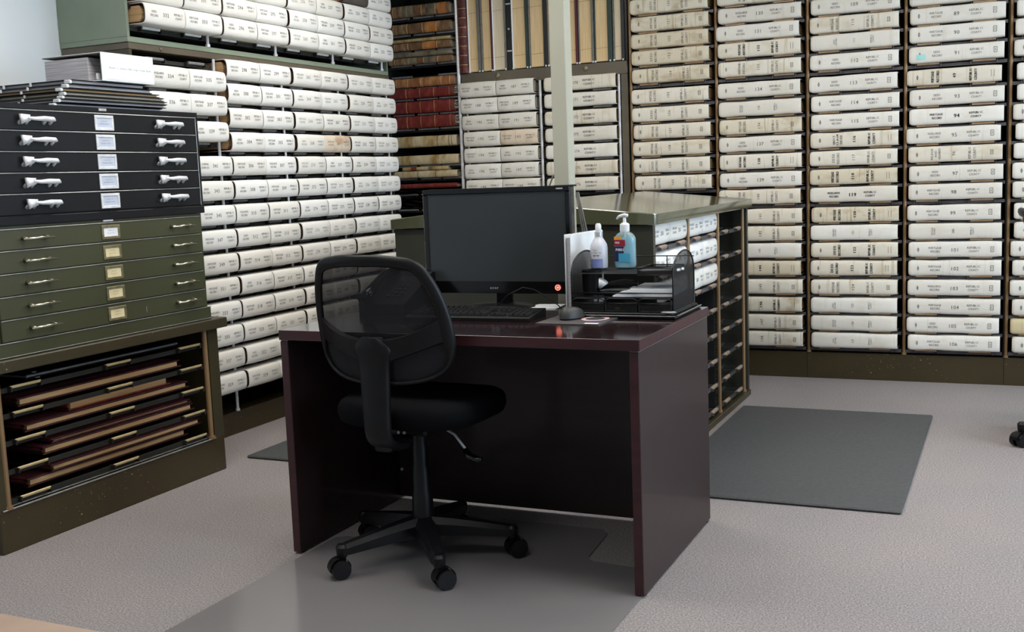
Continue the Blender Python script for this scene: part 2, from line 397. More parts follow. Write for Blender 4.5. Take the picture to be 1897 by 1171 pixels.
# ------------------------------------------------------------------ record books
def prof(z, h, b, n):
    t = min(1, abs(2 * z / h)); return b * (1 - (1 - t ** n) ** (1 / n))
def cover_mb(L, h, b, n, depth, t, seed, sag, nx, inset=0.):
    """C-section cover: boards plus rounded spine. local x along the spine, front (spine) at y=0, z centred"""
    rnd = random.Random(seed); mb = MB()
    zs = [h / 2 * sin(PI / 2 * k / 6) for k in range(-6, 7)]
    xs = [-L / 2, -L / 2 + .004] + ([-L / 2 + .010, -L / 2 + .018] if L > .4 else []) + [-L / 2 + L * k / nx for k in range(1, nx)] + [L / 2 - .004, L / 2]
    amp = [rnd.uniform(-1, 1) for _ in range(6)]
    def hx(x):
        u = x / L + .5
        w = 1 + sag * (amp[0] * sin(2 * PI * u) + amp[1] * sin(4 * PI * u + 1) * .6 + amp[2] * sin(7 * PI * u + 2) * .4)
        e = min(abs(u), abs(1 - u)) * L
        if e < .012: w -= .05 * (1 - e / .012)
        if L > .4 and x < 0 and e < .022: w -= .16 * (1 - math.sqrt(max(0, 1 - (1 - e / .022) ** 2)))
        return w
    def section(x, ins):
        w = hx(x); u = x / L + .5; e = min(u, 1 - u) * L; back = .0045 * max(0, 1 - e / .010)
        s = [(depth, -h / 2 * w + ins)]
        for z in zs: s.append((prof(z, h, b, n) + ins + back, z * w * (1 - 2 * ins / h)))
        s.append((depth, h / 2 * w - ins)); return s
    k = 15
    for x in xs:
        for (y, z) in section(x, inset): mb.v.append((x, y, z))
        for (y, z) in section(x, inset + t): mb.v.append((x, y, z))
    m = 2 * k
    for i in range(len(xs) - 1):
        for j in range(k - 1):
            a = i * m + j; mb.f.append((a, a + 1, a + m + 1, a + m)); a += k; mb.f.append((a, a + m, a + m + 1, a + 1))
        for j in (0, k - 1): a = i * m + j; mb.f.append((a, a + m, a + m + k, a + k))
    for i in (0, len(xs) - 1):
        for j in range(k - 1): a = i * m + j; mb.f.append((a, a + k, a + k + 1, a + 1))
    return mb
SM = dict(L=.254, h=.093, b=.022, n=2.8, depth=.31)
LG = dict(L=.465, h=.083, b=.014, n=2.6, depth=.34)
def book_meshes(P, mats, sag, nx, seeds, pm, bm):
    out = {}
    for mt in mats:
        out[mt] = [cover_mb(P['L'], P['h'], P['b'], P['n'], P['depth'], .0025, sd, sag, nx).mesh('cover', mt, True) for sd in seeds]
    L, h, b, d = P['L'], P['h'], P['b'], P['depth']
    bind = cover_mb(L - .001, h, b, P['n'], d - .001, .004, seeds[0], 0, 2, .0028).mesh('binding', bm, True)
    mb = MB(); X = L / 2 - .008; zz = h / 2 - .0125
    pf = [(b + .022, -zz), (b + .014, -zz * .6), (b + .010, 0), (b + .014, zz * .6), (b + .022, zz), (d - .01, zz), (d - .01, -zz)]
    mb.prism(pf, -X, X, 'x'); pages = mb.mesh('page_block', pm)
    pg2 = pages.copy(); pg2.materials[0] = MATS['pages_grey']
    return out, bind, pages, pg2
SMB = book_meshes(SM, ['canvas_small', 'canvas_stained', 'cloth_dark', 'canvas'], .012, 4, [1, 2, 3], 'pages', 'binding_maroon')
LGB = book_meshes(LG, ['canvas', 'canvas_aged', 'canvas_worn', 'canvas_tan'], .045, 12, [4, 5, 6, 7, 8], 'pages', 'binding_dark')
KIND = {'D': ('DEED', 'RECORD', 'Deed Record'), 'M': ('MORTGAGE', 'RECORD', 'Mortgage Record'), 'X': ('MISCELLANEOUS', 'RECORD', 'Miscellaneous Record'),
        'J': ('JOURNAL', 'ENTRIES', 'Journal Entries'), 'N': ('MORTGAGE', 'INDEX', 'Mortgage')}
def fitp(s, w, p): return min(p, w / len(s))
def small_book(label, loc, rz, num, kind, group, mt='canvas_small', parent_cat='book', faint=False, s=1.0):
    t = thing('record_book', label, 'book', loc, rz, group)
    covers, bind, pages, pg2 = SMB
    if loc[1] > 6.2: pages = pg2
    link_mesh('cover', random.choice(covers[mt]), t); link_mesh('binding', bind, t); link_mesh('page_block', pages, t)
    if num:
        h, b, n = SM['h'], SM['b'], SM['n']
        surf = lambda u, w: (u, prof(w, h, b, n) - .0011, w)
        m1, m2, m3 = MB(), MB(), MB(); a, c, _ = KIND[kind]
        text(m1, a, -.077, .009, fitp(a, .060, .0078), .0095, surf); text(m1, c, -.077, -.0075, .0078, .0095, surf)
        text(m2, str(num), -.004, .0, .0135, .0165, surf)
        text(m3, 'REPUBLIC', .077, .009, .0072, .0095, surf); text(m3, 'COUNTY', .077, -.0075, .0078, .0095, surf)
        for q_, n_ in ((m1, 'title_lettering'), (m2, 'number_lettering'), (m3, 'county_lettering')): q_.to(n_, 'ink_faint' if faint else 'ink', t)
    return t
def large_book(label, loc, num, style, group, l1='DEED', l2='RECORD', mt='canvas', bold=False, extra=None):
    t = thing('record_book', label, 'book', loc, 0, group)
    covers, bind, pages, pg2 = LGB
    link_mesh('cover', random.choice(covers[mt]), t); link_mesh('binding', bind, t); link_mesh('page_block', pages, t)
    h, b, n = LG['h'], LG['b'], LG['n']
    surf = lambda u, w: (u, prof(w, h, b, n) - .0013, w)
    mb = MB(); em = MB(); nb = MB(); cb_ = MB(); dm = MB(); j = random.uniform(-.006, .006)
    if style == 'H':
        bd = .0005 if bold else 0
        if not bold: diamond(dm, -.183 + j, 0, .011, .026, .002, surf)
        text(mb, l1, -.098 + j, .009, fitp(l1, .066, .0083), .011, surf, 0, bd); text(mb, l2, -.096 + j, -.010, .0083, .011, surf, 0, bd)
        text(nb, num, .002 + j, -.002, .0145, .019, surf, 0, bd * 2)
        text(cb_, 'REPUBLIC', .096 + j, .009, .0083, .011, surf, 0, bd); text(cb_, 'COUNTY', .096 + j, -.010, .0087, .011, surf, 0, bd)
        if not bold: frame_glyph(em, .186 + j, 0, .017, .029, .0022, surf)
        ik = 'ink_bold' if bold else 'ink'
    elif style == 'V':
        bd = .0009
        diamond(dm, -.183 + j, 0, .011, .026, .002, surf)
        ws = l1.split('/') + [l2]
        for i, w in enumerate(ws):
            text(mb, w, -.108 + j + i * (.026 if len(ws) < 3 else .019), 0, fitp(w, .060, .0125), .0135 if len(ws) < 3 else .011, surf, 1, bd if bold else 0)
        text(nb, num, .0 + j, 0, .0125, .015, surf, 1, bd if bold else 0)
        text(cb_, 'REPUBLIC', .078 + j, 0, .0078, .0125, surf, 1, bd if bold else 0); text(cb_, 'COUNTY', .103 + j, 0, .0098, .0135, surf, 1, bd if bold else 0)
        if bold:
            for q in (.178, .192): em.add([surf(q + j + a, w) for a, w in [(-.0008, -.018), (.0008, -.018), (.0008, .018), (-.0008, .018)]], [(0, 1, 2, 3)])
        else: frame_glyph(em, .186 + j, 0, .015, .024, .0022, surf)
        ik = 'ink_bold' if bold else 'ink'
    elif style == 'L':
        for (x0, a) in ((-.105, l1.split('/')[0]), (-.094, l2)): text(mb, a, x0 + j, 0, fitp(a, .042, .0062), .0075, surf, 1)
        text(nb, num, .0 + j, 0, .0085, .012, surf, 1)
        text(cb_, 'REPUBLIC', .088 + j, 0, .0052, .0075, surf, 1); text(cb_, 'COUNTY', .099 + j, 0, .0058, .0075, surf, 1)
        ik = 'ink'
    elif style == 'R':   # middle right bay: number left of centre, large county name
        text(nb, num, -.026 + j, 0, .0115, .017, surf)
        text(cb_, 'REPUBLIC', .060 + j, .011, .0098, .012, surf, 0, .0004); text(cb_, 'COUNTY', .060 + j, -.012, .0118, .012, surf, 0, .0004)
        for q in (-.052, -.002, .012, .120, .18): em.add([surf(q + j + a, w) for a, w in [(-.0006, -.034), (.0006, -.034), (.0006, .034), (-.0006, .034)]], [(0, 1, 2, 3)])
        ik = 'ink'
    if style in 'HVLR':
        for q_, n_ in ((mb, 'title_lettering'), (nb, 'number_lettering'), (cb_, 'county_lettering'), (dm, 'diamond_emblem')):
            if q_.v: q_.to(n_, ik, t)
    if em.v: em.to('spine_emblem', 'ink_bold' if bold else 'ink', t)
    if extra: extra(t, surf)
    return t

# ------------------------------------------------------------------ shelving
ROLL = {}
def roller_mesh(m, L=.118, r=.0075):
    k = (m, L, r)
    if k not in ROLL: ROLL[k] = MB().cyl((-L / 2, 0, 0), (L / 2, 0, 0), r, 10).mesh('roller', m, 30)
    return ROLL[k]
def shelf(parent, x0, x1, z, depth, mstrip, mroll, arms=False, ry=0.0, rl=.118, rr=.0075, slab=True, px=None):
    """one roller shelf: front strip, bearer plate and two rollers; z is the level on which books lie"""
    mb = MB()
    mb.box(x0, x1, .012, .020, z - .024, z - .007)
    if slab: mb.box(x0, x1, .020, depth, z - .015, z - .012)
    bays = px or [(x0 + x1) / 2 - .137, (x0 + x1) / 2 + .137]
    for c in bays:
        if arms:
            for q in (-.05, .05): mb.box(c + q - .004, c + q + .004, -.004, depth * .9, z - .020, z - .008)
            mb.box(c - .075, c + .075, .10, .115, z - .018, z - .006)
        else: mb.box(c - .066, c - .061, -.006, .02, z - .022, z - .004).box(c + .061, c + .066, -.006, .02, z - .022, z - .004)
    o = mb.to('shelf', mstrip, parent)
    for c in bays: link_mesh('roller', roller_mesh(mroll, rl, rr), o, (c, ry, z - rr - .0004))
    return o
def pole(parent, x, y, z0, z1, m, r=.0085, joints=()):
    mb = MB().cyl((x, y, z0), (x, y, z1), r, 12)
    for j in joints: mb.cyl((x, y, j - .006), (x, y, j + .006), r * 1.12, 12)
    mb.cyl((x, y, z0), (x, y, z0 + .012), r * 1.5, 12)
    return mb.to('pole', m, parent, 30)

ROWS = [2.175, 2.074, 1.976, 1.880, 1.775, 1.656, 1.550, 1.449, 1.349, 1.249, 1.146, 1.048, .936, .836, .738, .637, .530, .427, .325, .226]
YF = 6.38; XB = [-2.106 + .517 * i for i in range(7)]
def back_unit(i0, label):
    x0, x1 = XB[i0], XB[i0 + 2]; w = x1 - x0
    t = thing('record_shelving', label, 'bookshelf', (x0, YF, 0))
    MB().box(.001, w - .001, 0, .42, 0, .150).to('kick_base', 'olive_base', t)
    MB().box(.001, w - .001, .40, .42, .15, 2.6).to('back_panel', 'black_interior', t)
    MB().box(.001, w - .001, 0, .42, 2.6, 2.64).to('top_panel', 'olive_brown', t)
    for k in range(3):
        x = (.004, w / 2, w - .004)[k]
        MB().box(x - .003, x + .003, .018, .40, .15, 2.6).to('upright', 'black_interior', t)
    for k in range(2 if i0 < 4 else 3):
        pole(t, .009 if k == 0 else .009 + XB[1] * 0 + k * .517, .004, .151, 2.6, 'brass', .0085, (1.711, 1.205, .69) if k < 3 else ())
    for k in range(2):
        for z in ROWS:
            shelf(t, k * .517 + .012, (k + 1) * .517 - .006 - (.004 if k else 0), z - LG['h'] / 2, .40, 'steel_strip', 'copper_roller', ry=-.006, rl=.112, rr=.0052)
    return t
back_unit(0, 'brown steel roller shelving, left unit of the back wall, holding books 130 to 160')
back_unit(2, 'brown steel roller shelving on the back wall holding books 89 to 127')
back_unit(4, 'brown steel roller shelving cut off by the right edge of the photo')

GB = 'white canvas record books on the back wall shelves'
def bw(bay, row, num, style, kind='D', mt='canvas', bold=False, dx=0, l1=None, l2='RECORD', label=None, extra=None, dy=0):
    a, c, nm = KIND[kind]
    if l1: a = l1
    x = XB[bay] + .2585 + .002 + dx
    desc = {'H': 'white canvas', 'V': 'cream aged canvas', 'L': 'plain creased white canvas'}[style] if mt != 'canvas_aged' else 'yellowed stained canvas'
    bayn = ('first bay right of the standing binders', 'bay left of book 113', 'bay of book 113', 'last full bay on the right')[bay] if bay < 4 else ''
    lb = label or '%s book numbered %s, back wall, %s' % (desc, num, bayn)
    return large_book(lb, (x, YF - .042 + dy, ROWS[row]), num, style, GB, a, c if not l1 else l2, mt, bold, extra)
rnd = random.Random(3)
for k, r in enumerate(range(0, 11)):
    n = 150 + k
    bw(0, r, str(n), 'V', 'M' if k % 3 else 'D', 'canvas_worn' if k in (5, 6, 9, 10) else 'canvas_aged' if k < 5 else 'canvas_worn', dx=rnd.uniform(-.006, .005))
C1 = [('129', 'V', 'M', 'canvas_worn', 0), ('130', 'H', 'X', 'canvas', 0), ('131', 'H', 'D', 'canvas', 0), ('132', 'V', 'M', 'canvas_worn', 1), ('133', 'V', 'M', 'canvas_worn', 0),
      ('134', 'H', 'D', 'canvas', 0), ('135', 'L', 'M', 'canvas', 0), ('136', 'V', 'M', 'canvas_aged', 0), ('137', 'H', 'D', 'canvas', 0), ('138', 'V', 'M', 'canvas_worn', 1),
      ('139', 'H', 'D', 'canvas', 0), ('140', 'V', 'M', 'canvas_worn', 0), ('141', 'V', 'M', 'canvas_worn', 0), ('142', 'V', 'M', 'canvas_worn', 0), ('143', 'L', 'D', 'canvas', 0),
      ('144', 'V', 'M', 'canvas_aged', 1), ('145', 'V', 'M', 'canvas_worn', 0), ('146', 'V', 'M', 'canvas_aged', 1), ('147', 'V', 'D', 'canvas_worn', 0), ('148', 'V', 'M', 'canvas_worn', 0)]
for r, (n, s, k, mt, b) in enumerate(C1): bw(1, r, n, s, k, mt, bool(b), dx=-.008 if n == '131' else rnd.uniform(-.005, .006))
C2 = [('108', 'V', 'M', 'canvas_worn', 0), ('109', 'H', 'D', 'canvas', 0), ('110', 'V', 'M', 'canvas_worn', 0), ('111', 'L', 'D', 'canvas', 0), ('112', 'H', 'D', 'canvas', 0),
      ('113', 'H', 'D', 'canvas', 0), ('114', 'H', 'M', 'canvas', 0), ('115', 'H', 'M', 'canvas', 0), ('116', 'V', 'Q', 'canvas_worn', 1), ('117', 'V', 'D', 'canvas_worn', 0),
      ('118', 'V', 'M', 'canvas_aged', 1), ('119', 'H', 'X', 'canvas', 1), ('120', 'V', 'M', 'canvas_aged', 1), ('121', 'L', 'X', 'canvas', 0), ('122', 'V', 'D', 'canvas_worn', 1),
      ('123', 'V', 'D', 'canvas_worn', 1), ('124', 'V', 'M', 'canvas_worn', 0), ('125', 'L', 'D', 'canvas', 0), ('126', 'L', 'M', 'canvas', 0), ('127', 'L', 'D', 'canvas', 0)]
for r, (n, s, k, mt, b) in enumerate(C2):
    if k == 'Q': bw(2, r, n, s, 'D', mt, True, l1='QUIT/CLAIM', l2='DEED')
    else: bw(2, r, n, s, k, mt, bool(b), dx=-.006 if n == '113' else rnd.uniform(-.005, .005))
def sticker(t, surf):
    mb = MB(); P = [(-.195, -.026), (-.150, -.026), (-.150, .0), (-.195, .0)]
    o = [surf(a, w) for a, w in P]; mb.add([(x, y - .0006, z) for x, y, z in o], [(0, 1, 2, 3)]); s_ = mb.to('sticky_note', 'cyan_note', t); s_['label'] = 'pale cyan sticky note'
C3 = [('88', 'H', 'M', 0), ('89', 'H', 'M', 0), ('90', 'H', 'M', 0), ('91', 'H', 'D', 0), ('49', 'V', 'M', 1), ('93', 'H', 'D', 0), ('94', 'H', 'M', 1), ('95', 'H', 'X', 0), ('96', 'V', 'R', 0),
      ('97', 'H', 'D', 0), ('98', 'H', 'M', 0), ('99', 'H', 'M', 0), ('100', 'L', 'M', 0), ('101', 'H', 'M', 0), ('102', 'H', 'M', 0), ('103', 'H', 'X', 0), ('104', 'H', 'M', 0), ('105', 'H', 'D', 0), ('106', 'H', 'M', 0)]
for r, (n, s, k, b) in enumerate(C3):
    r += 1
    if k == 'R': bw(3, r, n, s, 'D', 'canvas_worn', False, l1='RELEASE/AND', l2='ASSIGNMENTS')
    elif n == '91': bw(3, r, n, s, k, 'canvas', False, extra=sticker, label='white canvas Deed Record book numbered 91 with a pale cyan sticky note')
    else: bw(3, r, n, s, k, 'canvas' if s != 'V' else 'canvas_worn', bool(b), dx=-.010 if n in ('95', '49') else rnd.uniform(-.005, .005))
side = ['89', '90', '91', '49', '93', '94', '95', '96', '97', '98', '99', '100', '101', '102', '103', '104', '105', '106']
for k in range(18):
    r = k + 2; tan = k == 16
    lb = 'white canvas book at the right photo edge, beside the book numbered ' + side[k + 1 if k < 17 else 17] if not tan else 'tan cloth book near the bottom of the bay cut by the right photo edge'
    if k == 17: lb = 'white canvas book at the right photo edge, lowest of its bay'
    t_ = large_book(lb, (XB[4] + .262 + rnd.uniform(-.008, .010), YF - .042, ROWS[r]), str(66 + k + 1), 'H' if not tan else 'P', GB, 'MORTGAGE', 'RECORD', 'canvas_tan' if tan else 'canvas')
large_book('white canvas book at the right photo edge, topmost of its bay', (XB[4] + .262, YF - .042, ROWS[1]), '66', 'H', GB, 'DEED', 'RECORD', 'canvas')

# ---- middle unit with header beam
t = thing('record_shelving', 'taupe steel roller shelving behind the beige pole, binders standing on its top', 'bookshelf', (-3.228, YF, 0))
W = 1.112
MB().box(0, W, 0, .42, 0, .15).to('kick_base', 'olive_base', t)
MB().box(0, W, .40, .42, .15, 1.80).to('back_panel', 'black_interior', t)
MB().box(0, .022, 0, .42, .15, 1.80).to('side_panel', 'taupe_frame', t)
MB().box(W - .042, W, 0, .42, .15, 1.80).to('side_panel', 'taupe_frame', t)
MB().rbox(0, W, -.004, .42, 1.80, 1.878, .003).to('header_beam', 'taupe_frame', t)
for x in (.26, .85):
    MB().lathe([(.014, 0), (.016, .003), (.010, .006)], n=16).xf(Matrix.Translation((x, -.004, 1.85)) @ Matrix.Rotation(PI / 2, 4, 'X')).to('lock_button', 'label_frame', t, True)
pole(t, .034, .0, .151, 1.80, 'steel_pole', .007)
pole(t, .548, -.012, .151, 1.80, 'steel_pole', .009, (1.24,))
pole(t, 1.056, .0, .151, 1.80, 'steel_pole', .008, (1.24,))
MRL = [1.768, 1.667, 1.562, 1.459, 1.356, 1.255, 1.155, 1.05, .95]; 
for z in MRL:
    shelf(t, .026, .545, z - SM['h'] / 2 + .002, .40, 'dark_interior', 'steel_roller', px=[.15, .41], rr=.006)
    shelf(t, .552, 1.066, z - LG['h'] / 2, .40, 'dark_interior', 'steel_roller', px=[.70, .95], rr=.006)
nm = [(186, 'M', 187, 'D'), (188, 'X', 189, 'M'), (190, 'D', 191, 'X'), (192, 'M', 193, 'M'), (194, 'M', 195, 'D'), (196, 'D', 197, 'D'), (198, 'X', 199, 'M')]
for r, (a, ka, b, kb) in enumerate(nm):
    dx = [-.012, -.004, 0.0, .006, .004, .004, .010][r]
    small_book('white record book numbered %d left of book %d, shelves behind the monitor' % (a, b), (-3.228 + .148 + dx, YF - .06, MRL[r] + .0025), 0, a, ka, 'paired white record books behind the monitor', 'canvas')
    small_book('white record book numbered %d right of book %d, shelves behind the monitor' % (b, a), (-3.228 + .405 + dx, YF - .06, MRL[r] + .0025), 0, b, kb, 'paired white record books behind the monitor', 'canvas_stained' if b == 193 else 'canvas')
for r in range(7):
    large_book('white record book numbered %d, partly hidden by the beige pole' % (170 + r), (-3.228 + .812, YF - .035, MRL[r]), str(170 + r), 'R', 'white record books crossed by the beige pole', mt='canvas' if r in (1, 3, 4) else 'canvas_worn')

# ---- post binders standing on the middle unit
zb = 1.879
def binder(name, x0, x1, pm, bl, br, label, cords=True, h=.56):
    t = thing('post_binder', label, 'binder', ((x0 + x1) / 2, YF + .005, zb), 0, 'post binders standing on the taupe shelving')
    a, b = x0 - (x0 + x1) / 2, x1 - (x0 + x1) / 2; tb = .006
    wl, wr = bl[1], br[1]
    MB().rbox(a, a + wl, -.012, .33, 0, h, .002).to('cover_board', bl[0], t)
    MB().rbox(b - wr, b, -.012, .33, 0, h, .002).to('cover_board', br[0], t)
    for e in (a + wl / 2, b - wr / 2): MB().rbox(e - .005, e + .005, -.014, .0, .0, .012, .002).to('corner_guard', 'steel_pole', t)
    MB().box(a + wl, b - wr, 0, .32, .006, h - .01).to('page_block', pm, t)
    if cords:
        m = MB()
        for z in (.085, .37): m.tube([(a + wl, -.001, z - .002), (b - wr, -.001, z + .002)], .0009, 6)
        m.to('cord', 'string', t)
    return t
t = thing('record_book', 'tall red leather book standing left of the tan page-edge binders', 'book', (-3.198, YF, zb))
sp = MB(); sp.grid(lambda u, v: (.030 * cos(PI * u), -.018 * sin(PI * u) - .012 - .0018 * (abs(((v * 26) % 1) - .5) > .36), .56 * v), 8, 120); sp.to('spine', 'leather_oxblood', t, True)
MB().box(-.030, -.026, -.012, .30, 0, .56).box(.026, .030, -.012, .30, 0, .56).to('cover', 'leather_oxblood', t)
m = MB()
for k in range(9): 
    z = .05 + .058 * k
    m.grid(lambda u, v: (.0305 * cos(PI * (.1 + .8 * u)), -.0185 * sin(PI * (.1 + .8 * u)) - .0130, z + .003 * v), 8, 1)
m.to('gilt_bands', 'gilt', t)
MB().box(-.025, .025, -.005, .29, .005, .55).to('page_block', 'pages_x', t)
binder('b', -3.166, -3.082, 'pages_x', ('paper_white', .005), ('board_grey', .020), 'tan page-edge binder just right of the tall red leather book')
binder('b', -3.078, -2.997, 'pages_x', ('board_grey', .012), ('board_maroon', .012), 'tan binder with a maroon right cover, second of the standing binders')
binder('b', -2.994, -2.905, 'pages_x_pale', ('paper_white', .004), ('board_grey', .010), 'standing binder with the palest, almost white page edges')
t = thing('post_binder', 'closed black binder with metal posts between pale and tan page edges', 'binder', (-2.884, YF + .005, zb), 0, 'post binders standing on the taupe shelving')
MB().rbox(-.019, .019, .0, .33, 0, .56, .003).to('cover', 'board_black', t)
MB().box(-.016, .016, -.003, .0, .112, .120).box(-.016, .016, -.003, .0, .398, .406).cyl((0, -.006, .25), (0, .0, .25), .006, 10).to('binding_post', 'steel_pole', t)
binder('b', -2.862, -2.752, 'pages_x', ('paper_white', .006), ('board_green', .020), 'tan binder with a dark green right cover, left of the pole')
binder('b', -2.748, -2.625, 'pages_x', ('board_grey', .010), ('board_black', .026), 'wide layered tan binder with a black right cover, left of the pole')
binder('b', -2.622, -2.425, 'pages_x', ('board_grey', .006), ('board_maroon', .016), 'binder standing mostly behind the beige pole with a maroon right cover')
binder('b', -2.420, -2.322, 'pages_x', ('board_grey', .005), ('board_grey', .016), 'tan binder just right of the beige pole and maroon cover')
binder('b', -2.318, -2.205, 'pages_x', ('board_green', .006), ('board_green', .030), 'tan binder with a wide dark green right cover, right of the pole')
binder('b', -2.200, -2.128, 'pages_x_pale', ('board_grey', .008), ('board_black', .022), 'narrow pale binder with a black cover, last of the standing row')
t = thing('bookend_panel', 'black steel end panel closing the row of standing binders', 'panel', (-2.1185, YF + .0, zb))
MB().box(-.0065, .0065, .0, .40, 0, .62).to('panel', 'black_steel', t)

# ---- corner bay with old leather books
t = thing('record_shelving', 'dark corner shelving bay full of old leather books', 'bookshelf', (-3.79, YF, 0))
MB().box(0, .556, 0, .42, 0, .15).to('kick_base', 'olive_base', t)
MB().box(0, .556, .40, .42, .15, 2.6).to('back_panel', 'black_interior', t)
MB().box(0, .006, .0, .40, .15, 2.6).box(.549, .556, .02, .40, .15, 2.6).to('side_panel', 'black_interior', t)
MB().box(0, .556, 0, .42, 2.6, 2.64).to('top_panel', 'taupe_frame', t)
pole(t, .549, -.008, .151, 2.6, 'white_metal', .0105, (1.86,))
OLDZ = [2.245, 2.135, 2.012, 1.945 + .012, 1.90, 1.835, 1.735, 1.645, 1.548, 1.452, 1.325, 1.225, 1.125, 1.03]
OLDZ = [2.262, 2.155, 2.05, 1.965, 1.892, 1.815, 1.745, 1.648, 1.553, 1.450, 1.315, 1.232, 1.128, 1.028]
for z in OLDZ: shelf(t, .01, .545, z, .40, 'dark_interior', 'steel_roller', px=[.13, .31, .475] if z != 1.892 else [.13, .475], rl=.15, rr=.0065)
def old_book(z, h, L, mt, label, xc=-3.51, rib='gilt', ribs=(-.18, -.08, .03, .13), patch=None, ragged=False, depth=.30, torn=None):
    t = thing('record_book', label, 'book', (xc, YF - .03, z + .0006), 0, 'old leather books in the corner bay')
    P = dict(b=.016, n=2.4); mb = cover_mb(L, h, P['b'], P['n'], depth, .004, int(z * 1000), .03, 12)
    mb.v = [(x, y, zz + h / 2) for x, y, zz in mb.v]; mb.to('cover', mt, t, True)
    MB().box(-L / 2 + .006, L / 2 - .006, .024, depth - .01, .006, h - .006).to('page_block', 'pages_grey', t)
    def strip(xa, xb, off, nm, m_, z0=-1, z1=1):
        q = MB(); q.grid(lambda u, v: (xa + (xb - xa) * u, prof((z0 + (z1 - z0) * v) * h / 2 * .97, h, P['b'], P['n']) - off, h / 2 + (z0 + (z1 - z0) * v) * h / 2 * .97), 2, 10)
        return q.to(nm, m_, t, True)
    if ribs:
        for xr in ribs:
            xr *= L / .46; q = MB()
            q.grid(lambda u, v: (xr - .003 + .006 * u, prof((2 * v - 1) * h / 2 * .97, h, P['b'], P['n']) - .0016 - .0014 * sin(PI * u), h / 2 + (2 * v - 1) * h / 2 * .97), 3, 10)
            q.to('raised_band', rib, t, True)
    for (xa, xb, m_) in (patch or []): strip(xa, xb, .0022, 'spine_label', m_)
    if ragged:
        q = MB(); rr_ = random.Random(5)
        for k in range(14):
            zz = rr_.uniform(.01, h - .01); q.box(L / 2 - .004, L / 2 + rr_.uniform(.005, .03), .02 + rr_.uniform(0, .02), .14, zz, zz + .004)
        q.to('ragged_pages', 'pages_grey', t)
    return t
old_book(OLDZ[0], .072, .46, 'leather_dark', 'brown and black leather book, topmost fully seen in the corner bay', patch=[(-.11, -.03, 'leather_grey'), (.06, .13, 'leather_grey'), (.15, .21, 'leather_orange')])
old_book(OLDZ[1], .066, .47, 'leather_dark', 'brown leather book with an orange patch, second from the top in the corner bay', patch=[(.05, .14, 'leather_orange')])
old_book(OLDZ[2], .050, .46, 'leather_dark', 'brown mottled book under two thin tan books, corner bay', patch=[(.03, .12, 'leather_orange')])
old_book(OLDZ[2] + .052, .022, .45, 'leather_tan', 'thin tan book on top of the mottled brown book, corner bay', ribs=(), depth=.25)
old_book(OLDZ[3] - .004, .044, .47, 'leather_dark', 'battered brown book above the empty shelf, corner bay', patch=[(-.1, -.02, 'leather_grey'), (.03, .12, 'leather_grey')])
old_book(OLDZ[3] + .042, .032, .46, 'leather_grey', 'coverless grey book with frayed spine lying on a battered brown book', ribs=(), depth=.25)
old_book(OLDZ[5], .060, .49, 'leather_brown', 'light brown banded leather book below the empty shelf, corner bay', ribs=(-.19, -.17, -.09, .0, .01, .14, .2))
old_book(OLDZ[6], .062, .47, 'leather_red', 'red leather book, highest of the three red ones', ribs=(-.11, -.01, .09, .2), ragged=True, rib='leather_brown')
old_book(OLDZ[7], .078, .47, 'leather_red', 'thick red leather book, middle of the three red ones', ribs=(-.11, -.01, .09, .2), ragged=True, rib='leather_brown')
old_book(OLDZ[8], .078, .47, 'leather_red', 'thick red leather book, lowest of the three red ones', ribs=(-.11, -.01, .09, .2), ragged=True, rib='leather_brown')
old_book(OLDZ[9] - .02, .070, .48, 'leather_pale', 'cream book with peeling tan patches below the red books', ribs=(.10, .18, .2), rib='leather_grey', patch=[(-.15, -.08, 'leather_tan'), (.0, .07, 'leather_tan')])
old_book(OLDZ[10], .062, .50, 'leather_pale', 'cream book with two ochre spine labels, corner bay', ribs=(.08,), rib='leather_grey', patch=[(-.17, -.10, 'leather_tan'), (.05, .11, 'leather_tan')])
old_book(OLDZ[11] - .002, .046, .47, 'leather_pale', 'faded cream book under a small spotted book, corner bay', ribs=(-.05, .08), rib='leather_grey')
old_book(OLDZ[11] + .045, .026, .34, 'leather_tan', 'small spotted tan book on the faded cream book, corner bay', ribs=(), patch=[(-.1, -.06, 'leather_red'), (.03, .06, 'leather_grey')], depth=.24)
old_book(OLDZ[12] + .035, .030, .46, 'leather_red', 'thin red book lying on crumpled grey papers, corner bay', ribs=())
t = thing('paper_stack', 'crumpled grey papers under the thin red book, corner bay', 'papers', (-3.52, YF - .01, OLDZ[13] + .001))
m = MB(); rr_ = random.Random(9)
for k in range(22):
    z = .004 + k * .0058; a = rr_.uniform(-.01, .02); m.grid(lambda u, v, z=z, a=a, k=k: (-.23 + a + .45 * u, v * .25, z + .003 * sin(u * 9 + k * 1.7) + .0015 * sin(u * 23 + k)), 24, 1)
m.to('sheets', 'leather_grey', t)

